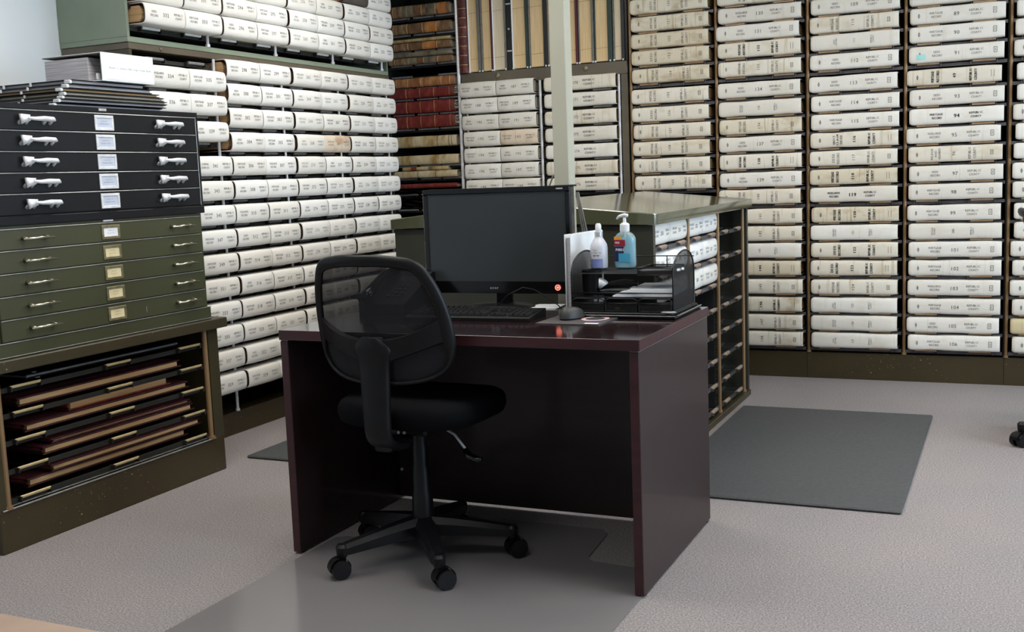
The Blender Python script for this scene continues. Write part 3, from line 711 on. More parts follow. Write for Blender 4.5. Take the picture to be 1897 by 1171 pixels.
# ---- left wall: lower taupe unit and upper sage unit
XL = -3.5; RZ = PI / 2; Y0 = 3.745; PY = [.028, .555, 1.085, 1.615, 2.145]  # local x of the poles
t = thing('record_shelving', 'taupe steel roller shelving along the left wall, books 298 to 359', 'bookshelf', (XL, Y0, 0), RZ)
LW = 2.19
MB().box(0, LW, .0, .39, 0, .112).to('kick_base', 'olive_base', t)
MB().box(0, LW, .37, .39, .112, 1.827).to('back_panel', 'black_interior', t)
MB().box(0, .018, 0, .39, .112, 1.827).to('side_panel', 'olive_brown', t)
MB().box(LW - .012, LW, 0, .39, .112, 1.827).to('side_panel', 'olive_brown', t)
MB().rbox(0, LW, -.002, .39, 1.828, 1.856, .002).to('header_beam', 'taupe_frame', t)
for x in (.20, .75, 1.3):
    MB().lathe([(.009, 0), (.010, .002), (.007, .004)], n=16).xf(Matrix.Translation((x, -.002, 1.842)) @ Matrix.Rotation(PI / 2, 4, 'X')).to('lock_button', 'taupe_frame', t, True)
for x in PY[1:]: pole(t, x, .0, .113, 1.827, 'steel_pole', .0075)
RL = [1.783 - .1161 * r for r in range(14)]; RL[0] = 1.780
B1 = [1.716, 1.603, 1.480] + RL[4:]
for k in range(4):
    rows = B1 if k == 0 else RL
    for z in rows: shelf(t, PY[k] + .004, PY[k + 1] - .004, z - SM['h'] / 2, .37, 'dark_interior', 'steel_roller', rl=.11, rr=.0065)
    if k == 0: shelf(t, PY[k] + .004, PY[k + 1] - .004, 1.804, .37, 'dark_interior', 'steel_roller', rl=.11, rr=.0065)
GLW = 'white record books on the left wall shelves'
KN = {298: 'X', 299: 'M', 300: 'D', 301: 'X', 302: 'M', 303: 'X', 304: 'D', 305: 'M', 306: 'M', 307: 'X', 308: 'D', 309: 'M', 310: 'X', 311: 'M', 312: 'D', 313: 'M', 314: 'X', 315: 'M',
      316: 'D', 317: 'X', 318: 'M', 319: 'X', 320: 'M', 321: 'D', 322: 'D', 324: 'N', 332: 'D', 333: 'M', 334: 'X', 335: 'M', 336: 'D', 337: 'M', 339: 'D', 341: 'J', 343: 'D', 345: 'M', 347: 'M',
      349: 'M', 351: 'M', 353: 'X', 355: 'M', 357: 'X', 359: 'M', 294: 'M', 295: 'M', 296: 'D', 297: 'M', 258: 'D', 259: 'X', 260: 'M', 261: 'D', 224: 'X', 225: 'D', 222: 'M', 223: 'X', 221: 'D',
      262: 'X', 263: 'M', 264: 'D', 265: 'X', 266: 'M', 267: 'X', 268: 'D', 269: 'M', 270: 'X', 271: 'D', 272: 'X', 273: 'M', 274: 'D', 275: 'X', 276: 'M', 277: 'D', 278: 'X', 279: 'X', 226: 'M', 227: 'X',
      228: 'D', 229: 'D', 230: 'X', 231: 'X', 232: 'M', 233: 'M', 234: 'D', 235: 'X', 236: 'D', 237: 'X', 238: 'M', 239: 'X', 240: 'M', 241: 'D', 242: 'X', 243: 'M'}
ROWN = ['directly under the taupe beam', 'second row below the taupe beam', 'third row below the taupe beam', 'fourth row below the taupe beam', 'fifth row below the taupe beam', 'sixth row below the taupe beam',
        'seventh row below the taupe beam', 'eighth row below the taupe beam', 'ninth row below the taupe beam', 'tenth row below the taupe beam', 'level with the chair back',
        'just above desk height', 'second row from the floor', 'lowest row near the floor']
def lw(bay, side, z, n, where, upper=False, mt='canvas_small', label=None, nolabel=False):
    y = Y0 + PY[bay] + .0 + (.1375 if side == 0 else .3955) + rnd.uniform(-.002, .002)
    k = KN.get(n, 'D')
    lb = label or 'white %s book numbered %d, left wall, %s' % (KIND[k][2] if n in KN else 'record', n, where)
    return small_book(lb, (XL + .078 + rnd.uniform(-.004, .002), y, z), RZ, None if nolabel else n, k, GLW, mt, faint=n < 280 and n > 225 and rnd.random() < .6)
for i, z in enumerate(B1):
    r = i if i < 3 else i
    w = ROWN[i] if i < 3 else ROWN[i + 1]
    w = {0: 'beside the white ring binder', 1: 'beside the stacked black folders', 2: 'just above the black flat file corner'}.get(i, w + ', nearest bay')
    for s in (0, 1): lw(0, s, z, 334 + 2 * i + s, w)
for r in range(14):
    for s in (0, 1):
        if not (r == 13 and s == 1 and False): lw(1, s, RL[r], 298 + 2 * r + s, ROWN[r])
for r in range(12):
    for s in (0, 1): lw(2, s, RL[r], 262 + 2 * r + s, ROWN[r], mt='canvas_stained' if 262 + 2 * r + s == 269 else 'canvas_small',
                        label='white Mortgage Record book numbered 269 with brown stains, left wall' if 262 + 2 * r + s == 269 else None)
for r in range(11):
    for s in (0, 1): lw(3, s, RL[r], 226 + 2 * r + s, ROWN[r])
# upper unit
t = thing('record_shelving', 'sage green upper shelving on top of the left wall unit', 'bookshelf', (XL, Y0 - .004, 1.857), RZ)
UW = 2.185
MB().rbox(0, UW, -.004, .39, 0, .024, .002).to('bottom_panel', 'sage_green', t)
MB().box(0, .016, -.002, .39, .024, .75).to('side_panel', 'sage_green', t)
MB().box(UW - .012, UW, -.002, .39, .024, .75).to('side_panel', 'sage_green', t)
MB().box(.016, UW - .012, .37, .39, .024, .75).to('back_panel', 'black_interior', t)
MB().box(0, UW, -.002, .39, .75, .775).to('top_panel', 'sage_green', t)
for x in PY[1:]: pole(t, x - .02, .006, .0245, .75, 'steel_pole', .008)
RU = [1.979, 2.075, 2.171, 2.267]
for k in range(4):
    for z in RU: shelf(t, PY[k] + .004 - (.010 if k == 0 else 0), PY[k + 1] - .004, z - SM['h'] / 2 - 1.857, .37, 'dark_interior', 'white_metal' if z < 2 else 'steel_roller', rl=.11, rr=.0065, slab=z > 2)
UR = ['on the green shelf', 'second row above the green lip', 'third row above the green lip', 'fourth row above the green lip']
for i, z in enumerate(RU):
    for k, b0 in enumerate((332, 296, 260, 224)):
        if i == 2 and k == 0: continue
        if i == 3 and k < 3: continue
        for s in (0, 1):
            n = b0 - 2 * i + s
            if i == 3 and s == 0: lw(k, s, z, n, UR[i], True, mt='cloth_dark', label='dark grey cloth book at the very top of the left wall', nolabel=True)
            else: lw(k, s, z, n, UR[i])

# ------------------------------------------------------------------ flat file stack on the left
XF = -3.108
t = thing('flat_book_case', 'low brown steel case holding large flat ledgers under the green drawers', 'shelf', (XF, 2.546, 0), RZ)
W = 1.172; D = .76
MB().rbox(0, W, 0, D, 0, .150, .003).to('kick_base', 'olive_base', t)
MB().box(0, .03, .0, D, .150, .622).to('side_panel', 'olive_brown', t)
MB().box(W - .062, W, .0, D, .150, .622).to('side_panel', 'olive_brown', t)
MB().box(.03, W - .062, D - .02, D, .150, .622).to('back_panel', 'black_interior', t)
MB().rbox(-.03, W + .036, -.030, D, .622, .664, .003).to('top_panel', 'olive_brown', t)
MB().tube([(.012, -.002, .151), (W - .06, -.002, .151)], .003, 6).tube([(.03, .016, .156), (W - .06, .016, .156)], .003, 6).to('front_rail', 'steel_edge', t)
for x in (.042, W - .078): pole(t, x, .006, .151, .621, 'brass', .011)
FZ = [.572, .482, .387, .288, .186]
for z in FZ: shelf(t, .052, W - .09, z, .60, 'dark_interior', 'gold_roller', px=[.155, .59, .99], rl=.13, rr=.0055, slab=False)
def ledger(y0, y1, z, h, x, label, cm='leather_maroon', pm='pages', two=False, depth=.45):
    t = thing('ledger', label, 'book', (x, y0, z + .0008), RZ, 'flat ledgers in the brown case')
    L = y1 - y0
    o = MB().rbox(0, L, 0, depth, 0, .006, .001).rbox(0, L * .995, .004, depth, h - .006, h, .001).to('cover', cm, t)
    MB().box(.012, L - .02, .006, depth - .01, .0062, h - .0062).to('page_block', pm, t)
    q = MB(); q.grid(lambda u, v: (.012 - .020 * sin(PI * v), .003 + u * (depth - .004), h * v), 2, 8); q.to('spine', cm, t, True)
    MB().rbox(-.004, .03, -.002, .012, -.0002, .004, .001).rbox(-.004, .05, .0, .014, h - .005, h + .0006, .001).to('corner_guard', 'binding_maroon' if cm != 'leather_grey' else 'leather_brown', t)
    return t
t = thing('ledger', 'black folder with a steel hinge on the top shelf of the brown case', 'folder', (-3.15, 2.74, FZ[0] + .0008), RZ, 'flat ledgers in the brown case')
MB().rbox(0, .77, 0, .45, 0, .004, .001).rbox(0, .77, 0, .45, .012, .016, .001).to('cover', 'black_plastic', t)
MB().box(.01, .76, .01, .44, .0042, .0118).to('page_block', 'pages_white', t)
MB().tube([(0, -.003, .010), (.77, -.003, .010)], .004, 8).lathe([(.010, -.001), (.010, .002)], .05, .0, 12).lathe([(.010, .017), (.010, .020)], .05, .015, 12).to('hinge', 'steel_edge', t)
ledger(2.70, 3.53, FZ[1], .030, -3.15, 'flat tan-paged ledger on the second shelf of the brown case', 'leather_maroon')
ledger(2.72, 3.57, FZ[2], .027, -3.15, 'maroon ledger under the ragged open book, third shelf of the case')
ledger(2.94, 3.48, FZ[2] + .029, .036, -3.17, 'ragged red-brown ledger with loose pages on a maroon ledger', 'leather_red', 'pages', depth=.36)
ledger(2.79, 3.59, FZ[3], .028, -3.15, 'tan-paged ledger on the fourth shelf of the brown case', 'leather_maroon')
ledger(2.84, 3.585, FZ[3] + .030, .016, -3.16, 'thin maroon ledger lying on the fourth shelf ledger', 'leather_maroon', depth=.4)
ledger(2.72, 3.55, FZ[4], .030, -3.16, 'bottom tan-paged ledger on the lowest shelf of the case', 'leather_maroon', 'pages')
ledger(2.82, 3.63, FZ[4] + .032, .025, -3.15, 'maroon ledger with split pages lying on the bottom ledger', 'leather_maroon')

def labels_on(t_parent, cx, z, w, h, fm, pm, y, lines=True, txt='RECORDS'):
    hd = MB()
    o = [(cx - w / 2, z - h / 2), (cx + w / 2, z - h / 2), (cx + w / 2, z + h / 2), (cx - w / 2, z + h / 2)]
    b = .010
    hd.rbox(cx - w / 2, cx + w / 2, y - .004, y, z + h / 2 - b, z + h / 2, .001).rbox(cx - w / 2, cx + w / 2, y - .004, y, z - h / 2, z - h / 2 + b, .001)
    hd.rbox(cx - w / 2, cx - w / 2 + b, y - .004, y, z - h / 2 + b, z + h / 2 - b, .0005).rbox(cx + w / 2 - b, cx + w / 2, y - .004, y, z - h / 2 + b, z + h / 2 - b, .0005)
    hd.to('label_holder', fm, t_parent)
    MB().box(cx - w / 2 + b, cx + w / 2 - b, y - .0015, y, z - h / 2 + b, z + h / 2 - b).to('label_card', pm, t_parent)
    sf = lambda u, q: (u, y - .0019, q); m = MB()
    for i, s_ in enumerate(txt.split('/')): text(m, s_, cx, z + .006 - i * .010, min(.0065, (w - .03) / len(s_)), .0045, sf)
    m.to('label_text', 'ink', t_parent)
# green flat file
t = thing('flat_file_cabinet', 'olive green five-drawer flat file between the black file and the brown case', 'cabinet', (-3.112, 2.60, .6645), RZ)
W = 1.078
MB().box(0, W, .004, .74, .0, .448).to('carcass', 'olive_green', t)
MB().rbox(-.004, W + .010, -.006, .74, 0, .052, .002).to('plinth', 'olive_green', t)
MB().tube([(-.004, -.007, .052), (W + .010, -.007, .052)], .0016, 6).tube([(-.004, -.007, .004), (W + .01, -.007, .004)], .0016, 6).to('plinth_trim', 'steel_edge', t)
gz = [.056, .1325, .211, .288, .366, .440]
for i in range(5):
    z0, z1 = gz[i], gz[i + 1] - .004
    d = MB().rbox(.024, W - .022, -.006, .01, z0, z1, .002).to('drawer', 'olive_green', t)
    MB().tube([(.024, -.0075, z1 + .0005), (W - .022, -.0075, z1 + .0005)], .0014, 6).to('top_edge', 'steel_edge', d)
    zc = (z0 + z1) / 2
    for hx in (.135, .872):
        m = MB(); m.tube([(hx - .006, -.030, zc), (hx + .062, -.034, zc + .002), (hx + .128, -.030, zc)], [.0036, .0055, .0036], 8)
        for e in (.012, .105): m.tube([(hx + e, -.006, zc + .003), (hx + e, -.030, zc)], [.009, .005], 8)
        m.lathe([(.009, 0), (.009, .001), (.006, .004)], n=12) if False else None
        m.to('handle', 'nickel', d, True)
    labels_on(d, .552, zc, .092, .052, 'label_frame', 'paper_white' if i == 4 else 'paper_cream', -.0065, txt='INDEX/PLATS')
MB().box(.525, .575, -.002, .005, .4415, .4475).to('maker_tag', 'paper_white', t)
MB().box(.705, .709, -.0085, -.006, .075, .098).to('tape_mark', 'reveal_grey', t)
# black flat file
t = thing('flat_file_cabinet', 'black five-drawer flat file on top of the olive green one', 'cabinet', (-3.108, 2.585, 1.1135), RZ)
W = 1.105
MB().box(0, W, .006, .77, .0, .415).to('carcass', 'black_steel', t)
MB().rbox(-.002, W + .002, -.004, .77, 0, .030, .002).to('plinth', 'black_steel', t)
MB().box(0, W, 0, .008, .398, .415).box(0, .022, 0, .008, .03, .398).box(W - .014, W, 0, .008, .03, .398).to('face_frame', 'black_steel', t)
bz = [.034, .108, .180, .253, .325, .396]
for i in range(5):
    z0, z1 = bz[i], bz[i + 1] - .004
    d = MB().rbox(.026, W - .018, -.003, .01, z0, z1, .002).to('drawer', 'black_steel', t)
    MB().tube([(.026, -.0045, z1 + .0008), (W - .018, -.0045, z1 + .0008)], .0021, 6).to('top_edge', 'steel_edge', d)
    zc = (z0 + z1) / 2
    for hx in (.180, .842):
        m = MB(); m.prism([(hx + .002, zc - .016), (hx + .010, zc - .012), (hx + .028, zc - .006), (hx + .040, zc - .004), (hx + .040, zc + .017), (hx, zc + .019)], -.026, -.016, 'y')
        m.tube([(hx + .030, -.022, zc + .006), (hx + .060, -.026, zc + .004), (hx + .095, -.028, zc + .005), (hx + .138, -.026, zc + .004), (hx + .150, -.022, zc + .0)], [.005, .007, .0095, .009, .004], 10)
        for e in (.006, .036, .112, .140): m.tube([(hx + e, -.003, zc - .012), (hx + e + .002, -.02, zc + .002)], [.006, .005], 8)
        m.to('handle', 'white_metal', d, True)
    labels_on(d, .578, zc, .094, .056, 'white_metal', 'card_grey', -.0035, txt='SURVEY/DRAWINGS')
MB().tube([(W - .016, -.002, .034), (W - .016, -.002, .396)], .0016, 6).to('face_trim', 'steel_edge', t)
MB().rbox(.560, .598, -.003, .002, .402, .412, .001).to('maker_tag', 'silver_disc', t)

# folders and binder on top
zt = 1.529; rr_ = random.Random(11)
edges = ['pages_white', 'pages_white', 'pages_grey', 'pages_grey', 'pages_white', 'pages_white', 'pages_white']
wh = ['lowest of the stack on the black flat file', 'second from the bottom of the folder stack', 'third from the bottom of the folder stack', 'middle of the folder stack',
      'fifth from the bottom of the folder stack, tan edged', 'just below the top of the folder stack', 'topmost folder, directly under the white ring binder']
z = zt
for i in range(7):
    h = [.012, .013, .012, .014, .013, .016, .016][i]
    yn = 2.985 + [.0, .01, .035, .05, .045, .08, .10][i]; yf = [3.535, 3.545, 3.56, 3.55, 3.535, 3.50, 3.47][i]; xf = -3.15 + [.0, .012, .005, .0, -.01, -.015, -.02][i]
    t = thing('flat_folder', 'black hanging map folder, ' + wh[i], 'folder', (xf, yn, z + .0006 * (i + 1)), RZ, 'black folders stacked on the black flat file')
    L = yf - yn
    MB().rbox(0, L, 0, .70, 0, .003, .001).rbox(0, L, 0, .70, h - .003, h, .001).to('cover', 'black_plastic', t)
    MB().box(.008, L - .008, .008, .69, .0032, h - .0032).to('sheets', edges[i] if i != 4 else 'pages', t)
    m = MB(); m.rbox(-.006, .006, .0, .03, 0, h * .9, .002)
    for e in (.2, .34, .5): m.rbox(-.004, .003, e, e + .008, .001, h - .001, .001)
    m.to('metal_corner', 'white_metal', t)
    z += h + .0006
z += .001
zt2 = z + .004
t = thing('ring_binder', 'thick white ring binder with printed spine label on the black folders', 'binder', (-3.150, 3.222, zt2), RZ)
L = .279; H = .108; Dp = .305
MB().rbox(0, L, .0, .004, 0, H, .0015).to('spine', 'white_plastic', t)
MB().rbox(0, L, .004, Dp, 0, .003, .001).rbox(0, L, .004, Dp, H - .003, H, .001).to('cover', 'white_plastic', t)
MB().box(.003, L - .003, .072, Dp - .012, .006, H * .86).to('page_block', 'pages_white', t)
MB().box(.001, L - .001, .0042, .0060, .004, H - .004).box(.001, L - .001, .0062, Dp - .004, H - .0060, H - .0035).to('inner_lining', 'board_grey', t)
m = MB()
for e in (.06, .14, .22): m.tube([(e, .03 + .03 * cos(a), .012 + .038 + .038 * sin(a)) for a in [PI * 2 * k / 16 for k in range(16)]], .0016, 6, True)
m.rbox(.02, L - .02, .02, .05, .003, .008, .001).rbox(.0, .02, .024, .034, .006, .03, .002).to('ring_mechanism', 'steel_pole', t)
m = MB().box(.012, L - .012, -.0008, 0, .008, H - .008); m.to('spine_card', 'paper_white', t)
m = MB(); text(m, 'Republic County Marriage Index Book', L / 2 + .01, .052, .0064, .0062, lambda u, q: (u, -.0012, q)); m.to('spine_lettering', 'ink', t)

# ------------------------------------------------------------------ island desk with gabled top
t = thing('record_island', 'olive record island with glossy double-sloped metal top behind the desk', 'cabinet', (-1.285, 4.14, 0), RZ)
# local x = world Y - 4.14 ; local y = -1.285 - X
IW = 1.685; ID = 1.165
MB().box(0, .030, .0, ID, .028, 1.005).to('end_panel', 'island_side', t)
MB().box(IW - .030, IW, .0, ID, .028, 1.005).to('end_panel', 'island_side', t)
MB().rbox(0, IW, -.008, ID + .008, .0, .030, .003).to('bottom_panel', 'olive_brown', t)
MB().box(.03, IW - .03, ID / 2 - .01, ID / 2 + .01, .03, 1.005).to('center_panel', 'dark_interior', t)
MB().box(.03, IW - .03, ID - .02, ID, .03, 1.005).to('back_panel', 'island_side', t)
for x in (.53, 1.06): MB().box(x - .004, x + .004, .03, ID / 2, .03, 1.005).to('upright', 'dark_interior', t)
# gabled top: rounded corner outline swept with ridge
def gable_top():
    x0, x1, y0, y1 = -.022, IW + .045, -.020, ID + .020; ym = (y0 + y1) / 2; N = 24; m = MB()
    hz = lambda y: 1.050 + .058 * (1 - abs(y - ym) / (y1 - ym))
    ys = [y0, y0 + .003, y0 + .01, y0 + .03] + [y0 + .03 + (ym - y0 - .06) * k / 4 for k in range(1, 5)] + [ym]
    ys = ys + [2 * ym - y for y in ys[:-1]][::-1]
    def xr(y):
        e = min(y - y0, y1 - y); r = .03
        return 0 if e >= r else r - math.sqrt(max(0, r * r - (r - e) ** 2))
    for y in ys:
        i = xr(y)
        for (x, z) in ((x0 + i, 1.008 + (hz(y) - 1.05) * .25), (x0 + i, hz(y) - .003), (x0 + i + .004, hz(y)), (x1 - i - .004, hz(y)), (x1 - i, hz(y) - .003), (x1 - i, 1.008 + (hz(y) - 1.05) * .25)): m.v.append((x, y, z))
    for a in range(len(ys) - 1):
        for b in range(6):
            m.f.append((a * 6 + b, a * 6 + (b + 1) % 6, (a + 1) * 6 + (b + 1) % 6, (a + 1) * 6 + b))
    m.f.append(tuple(range(6))); m.f.append(tuple((len(ys) - 1) * 6 + k for k in range(6)))
    return m
gable_top().to('sloped_top', 'island_top', t, 25)
for x in (.545, 1.075, 1.605): pole(t, x, .012, .031, 1.003, 'brass', .009, (.55,))
IRZ = [.918, .796, .676, .558, .434, .310, .190, .072]
for k in range(3):
    x0 = (.034, .552, 1.084)[k]; x1 = (.536, 1.066, 1.596)[k]
    for z in IRZ: shelf(t, x0, x1, z, .50, 'steel_strip' if k < 2 else 'rubber_grey', 'rubber_roller', arms=True, rl=.105, rr=.010, slab=False, ry=.01)
GI = 'white record books in the island shelves'
isl = [(0, 0, 0, 'far-left'), (0, 0, 1, ''), (0, 1, 0, ''), (0, 1, 1, ''), (0, 2, 0, ''), (0, 2, 1, ''), (1, 0, 0, ''), (1, 0, 1, ''), (1, 1, 0, ''), (1, 1, 1, ''), (1, 2, 0, ''), (1, 2, 1, '')]
rw = ['top row', 'second row', 'third row']
for (b, r, s, _) in isl:
    x = (.024, .556)[b] + (.128, .386)[s] - .002
    small_book('white record book in the island, %s, %s bay from the desk, %s one' % (rw[r], ('first', 'second')[b], ('nearer', 'farther')[s]), (-1.285 - .008, 4.14 + x, IRZ[r] + SM['h'] / 2 + .001), RZ, 250 + 4 * r + 2 * b + s, 'M', GI)

# ------------------------------------------------------------------ desk
DX0, DX1, DY0, DY1 = -2.162, -.943, 2.885, 3.648
t = thing('office_desk', 'dark mahogany laminate desk in the middle of the room', 'desk', (DX0, DY0, 0))
w = DX1 - DX0; d = DY1 - DY0
MB().rbox(0, w, 0, d, .718, .750, .0007).to('desktop', 'mahogany_top', t)
MB().box(.002, w - .002, -.0005, .0, .7195, .7498).box(w, w + .0005, .002, d - .002, .7195, .7498).to('edge_band', 'mahogany_edge', t)
for x in (.003, w - .031): 
    MB().box(x + .001, x + .027, .0018, .003, .008, .713).to('edge_band', 'mahogany_edge', t)
    o = MB().rbox(x, x + .028, .003, d - .003, .006, .7145, .0015).to('side_panel', 'mahogany', t)
    MB().box(x + .001, x + .027, .005, d - .006, .7146, .7178).to('spacer_strip', 'reveal_grey', o)
    for yy in (.03, d - .03): MB().lathe([(.012, 0), (.012, .006)], x + .014, yy, 12).to('glide', 'black_plastic', o)
MB().box(.0312, w - .0312, d - .105, d - .087, .014, .7175).to('modesty_panel', 'mahogany', t)
for z in (.12, .36, .60): MB().cyl((.045, d - .110, z), (.045, d - .1052, z), .006, 12).to('cam_screw', 'steel_pole', t)

# ------------------------------------------------------------------ monitor
t = thing('computer_monitor', 'black widescreen computer monitor on the desk', 'monitor', (-1.668, 3.515, .7320)); t.scale = (1.036,) * 3
MW = .553; 
MB().rbox(-MW / 2, MW / 2, 0, .040, .070, .431, .006).to('housing', 'black_gloss', t)
MB().rbox(-.20, .20, .040, .065, .13, .38, .02).to('rear_shell', 'black_plastic', t)
bz_ = MB(); 
bz_.rbox(-MW / 2, MW / 2, -.006, .0, .412, .431, .003).rbox(-MW / 2, -MW / 2 + .018, -.006, .0, .112, .412, .003).rbox(MW / 2 - .018, MW / 2, -.006, .0, .112, .412, .003)
bz_.rbox(-MW / 2, MW / 2, -.0026, .0, .070, .112, .0003)
bz_.to('bezel', 'black_gloss', t)
MB().box(-MW / 2 + .016, MW / 2 - .016, -.0015, .0, .110, .414).to('screen', 'screen', t)
m = MB(); text(m, 'acer', -.012, .090, .0085, .009, lambda u, q: (u, -.0032, q), 0, .0006); m.to('logo', 'silver_disc', t)
MB().box(MW / 2 - .048, MW / 2 - .024, -.0066, -.006, .4195, .4235).to('model_mark', 'silver_disc', t)
m = MB(); m.tube([(MW / 2 - .052 + .0085 * cos(a), -.0075, .092 + .0085 * sin(a)) for a in [2 * PI * k / 20 for k in range(20)]], .0016, 6, True).cyl((MW / 2 - .052, -.0085, .092), (MW / 2 - .052, -.006, .092), .004, 12)
o = m.to('power_button', 'power_led', t); o['label'] = 'glowing red power button'
MB().rbox(-.030, .030, .042, .062, .030, .16, .004).to('stand_neck', 'black_plastic', t)
MB().lathe([(.118, .0180), (.120, .022), (.110, .028), (.04, .034)], 0, .03, 32, 1, .70).to('stand_base', 'black_plastic', t, 40)

# keyboard
def keyboard():
    t = thing('computer_keyboard', 'black full-size computer keyboard in front of the monitor', 'keyboard', (-1.640, 3.262, .7505), radians(2))
    m = MB(); KW, KD = .455, .155
    m.prism([(-KD / 2, 0), (KD / 2, 0), (KD / 2, .026), (-KD / 2 + .03, .014), (-KD / 2, .010)], -KW / 2, KW / 2, 'x')
    m.to('case', 'black_plastic', t)
    rows = [(6, 'f'), (5, 'n'), (4, 'n'), (3, 'n'), (2, 'n'), (1, 's')]
    km = {}
    def key(w):
        if w not in km:
            q = MB(); a, b = w / 2 - .0012, .0082
            q.v = [(-a, -b, 0), (a, -b, 0), (a, b, 0), (-a, b, 0), (-a + .002, -b + .002, .008), (a - .002, -b + .002, .008), (a - .002, b - .0028, .008), (-a + .002, b - .0028, .008)]
            q.f = [(4, 5, 6, 7), (0, 1, 5, 4), (1, 2, 6, 5), (2, 3, 7, 6), (3, 0, 4, 7)]
            km[w] = q.mesh('key', 'key_black')
        return km[w]
    keys = []
    u = .019
    for ri in range(6):
        y = -KD / 2 + .034 + ri * .0195 + (.004 if ri == 5 else 0); z = .0140 + (y + KD / 2 - .03) * .096 + .0004
        if ri == 0: ws = [1.3, 1.3, 1.3, 6, 1.3, 1.3, 1.3, 1.2]
        elif ri == 1: ws = [2.25] + [1] * 10 + [1.75]
        elif ri == 5: ws = [1, .6] + [1] * 12
        else: ws = [1.5] + [1] * 12 + [1.5]
        tot = sum(ws); x = -KW / 2 + .012; sc = .285 / tot
        for w_ in ws:
            if w_ != .6: keys.append((round(w_ * sc, 4), x + w_ * sc / 2, y, z))
            x += w_ * sc
        if ri in (0,): cl = [(.306, 1), (.325, 1), (.344, 1)]
        elif ri in (1,): cl = [(.325, 1)]
        elif ri == 2: cl = []
        else: cl = [(.306, 1), (.325, 1), (.344, 1)]
        for c_, _ in cl: keys.append((.019, -KW / 2 + c_ + .008, y, z))
        if ri < 5:
            for c_ in (.376, .395, .414, .433): keys.append((.019, -KW / 2 + c_ + .004, y, z))
    keys = keys[:100]
    for (w_, x, y, z) in keys: link_mesh('key', key(w_), t, (x, y, z))
keyboard()
# mouse and pad
t = thing('mouse_pad', 'dark grey mouse pad with a peach oval print on the desk', 'mouse pad', (-1.266, 3.255, .7503))
MB().prism([(-.105, -.105), (.110, -.108), (.115, .10), (-.100, .112)], 0, .003).to('pad', 'pad_dark', t)
m = MB(); ring = [( .052 + .045 * cos(a), .02 + .052 * sin(a)) for a in [2 * PI * k / 28 for k in range(28)]]; ri_ = [(.052 + .031 * cos(a), .02 + .036 * sin(a)) for a in [2 * PI * k / 28 for k in range(28)]]
m.v = [(x, y, .0035) for x, y in ring + ri_]; m.f = [(k, (k + 1) % 28, 28 + (k + 1) % 28, 28 + k) for k in range(28)]; m.to('printed_oval', 'peach_print', t)
MB().box(.055, .10, -.095, -.078, .003, .0034).to('printed_strip', 'paper_white', t)
t = thing('computer_mouse', 'dark grey computer mouse on the mouse pad', 'mouse', (-1.292, 3.272, .7536), radians(-12))
m = MB()
def mouse_fn(u, v):
    a = 2 * PI * u; q = v * PI / 2; ex = .032 * cos(a); ey = .056 * sin(a)
    k = cos(q) ** .55 if v < 1 else 0
    return (ex * k, ey * k, .004 + .034 * sin(q) * (1 - .25 * (ey * k) / .056))
m.grid(mouse_fn, 28, 10, True); m.to('shell', 'rubber_grey', t, True)
MB().lathe([(.0001, 0), (.031, .0), (.0325, .004), (.031, .005)], 0, 0, 28, 1, 1.74).to('base', 'black_plastic', t)
MB().box(-.0008, .0008, .012, .052, .030, .0335).to('button_gap', 'black_gloss', t)

# desk phone
t = thing('desk_phone', 'black desk telephone seen through the chair back mesh', 'telephone', (-2.020, 3.41, .7505), radians(-6))
m = MB(); m.prism([(-.10, 0), (.10, 0), (.10, .13), (.085, .135), (-.10, .035)], -.10, .10, 'x'); m.to('body', 'black_plastic', t)
Rm = Matrix.Translation((-.062, -.01, .093)) @ Matrix.Rotation(radians(28), 4, 'X')
m = MB(); m.tube([(0, -.105, .0), (0, -.085, .014), (0, -.03, .022), (0, .03, .022), (0, .085, .014), (0, .105, .0)], [.022, .024, .016, .016, .024, .022], 12); m.xf(Rm).to('handset', 'black_gloss', t, True)
m = MB().rbox(-.02, .085, .03, .075, .0, .004, .002).xf(Matrix.Translation((0, 0, .085)) @ Matrix.Rotation(radians(28), 4, 'X')); m.to('display', 'screen', t)
for r in range(4):
    for c in range(3):
        m = MB().rbox(-.006, .006, -.004, .004, 0, .004, .001).xf(Matrix.Translation((.005 + c * .022, -.06 + r * .02, .058 + r * .0104)) @ Matrix.Rotation(radians(28), 4, 'X')); m.to('button', 'rubber_grey', t)
m = MB(); 
for k in range(1): m.tube([(-.10, -.06, .02), (-.13, -.05, .012), (-.15, -.02, .006), (-.14, .02, .006), (-.11, .03, .01)], .004, 8)
m.to('cord', 'black_plastic', t, True)

# ring binder on the desk
t = thing('ring_binder', 'white ring binder standing upright between monitor and desk organizer', 'binder', (-1.376, 3.462, .7508), radians(-4.3))
MB().rbox(-.004, .048, .0, .004, 0, .285, .001).to('spine', 'white_plastic', t) if False else None
MB().rbox(-.013, -.010, 0, .262, 0, .262, .001).rbox(.009, .012, 0, .262, 0, .262, .001).to('cover', 'white_plastic', t)
MB().rbox(-.013, .012, .262, .266, 0, .262, .001).to('spine', 'white_plastic', t)
MB().box(-.008, .006, .008, .24, .006, .250).to('page_block', 'pages_white', t)

# papers lying behind the keyboard
t = thing('paper_stack', 'small stack of white papers under the monitor right edge', 'papers', (-1.480, 3.575, .7506), radians(8))
m = MB(); 
for k in range(3): m.box(-.085 + .006 * k, .02 + .004 * k, -.06 + .004 * k, .06, .0012 * k, .0012 * k + .0008)
m.to('sheets', 'paper_white', t)
t = thing('cable', 'thin black cable arching over the keyboard under the monitor', 'cable', (-1.56, 3.36, .752))
MB().tube([(-.045, .01, .026), (-.01, .02, .062), (.045, .03, .088), (.085, .035, .080), (.14, .04, .050), (.185, .05, .008), (.20, .07, .004)], .0018, 6).to('cord', 'black_plastic', t, True)

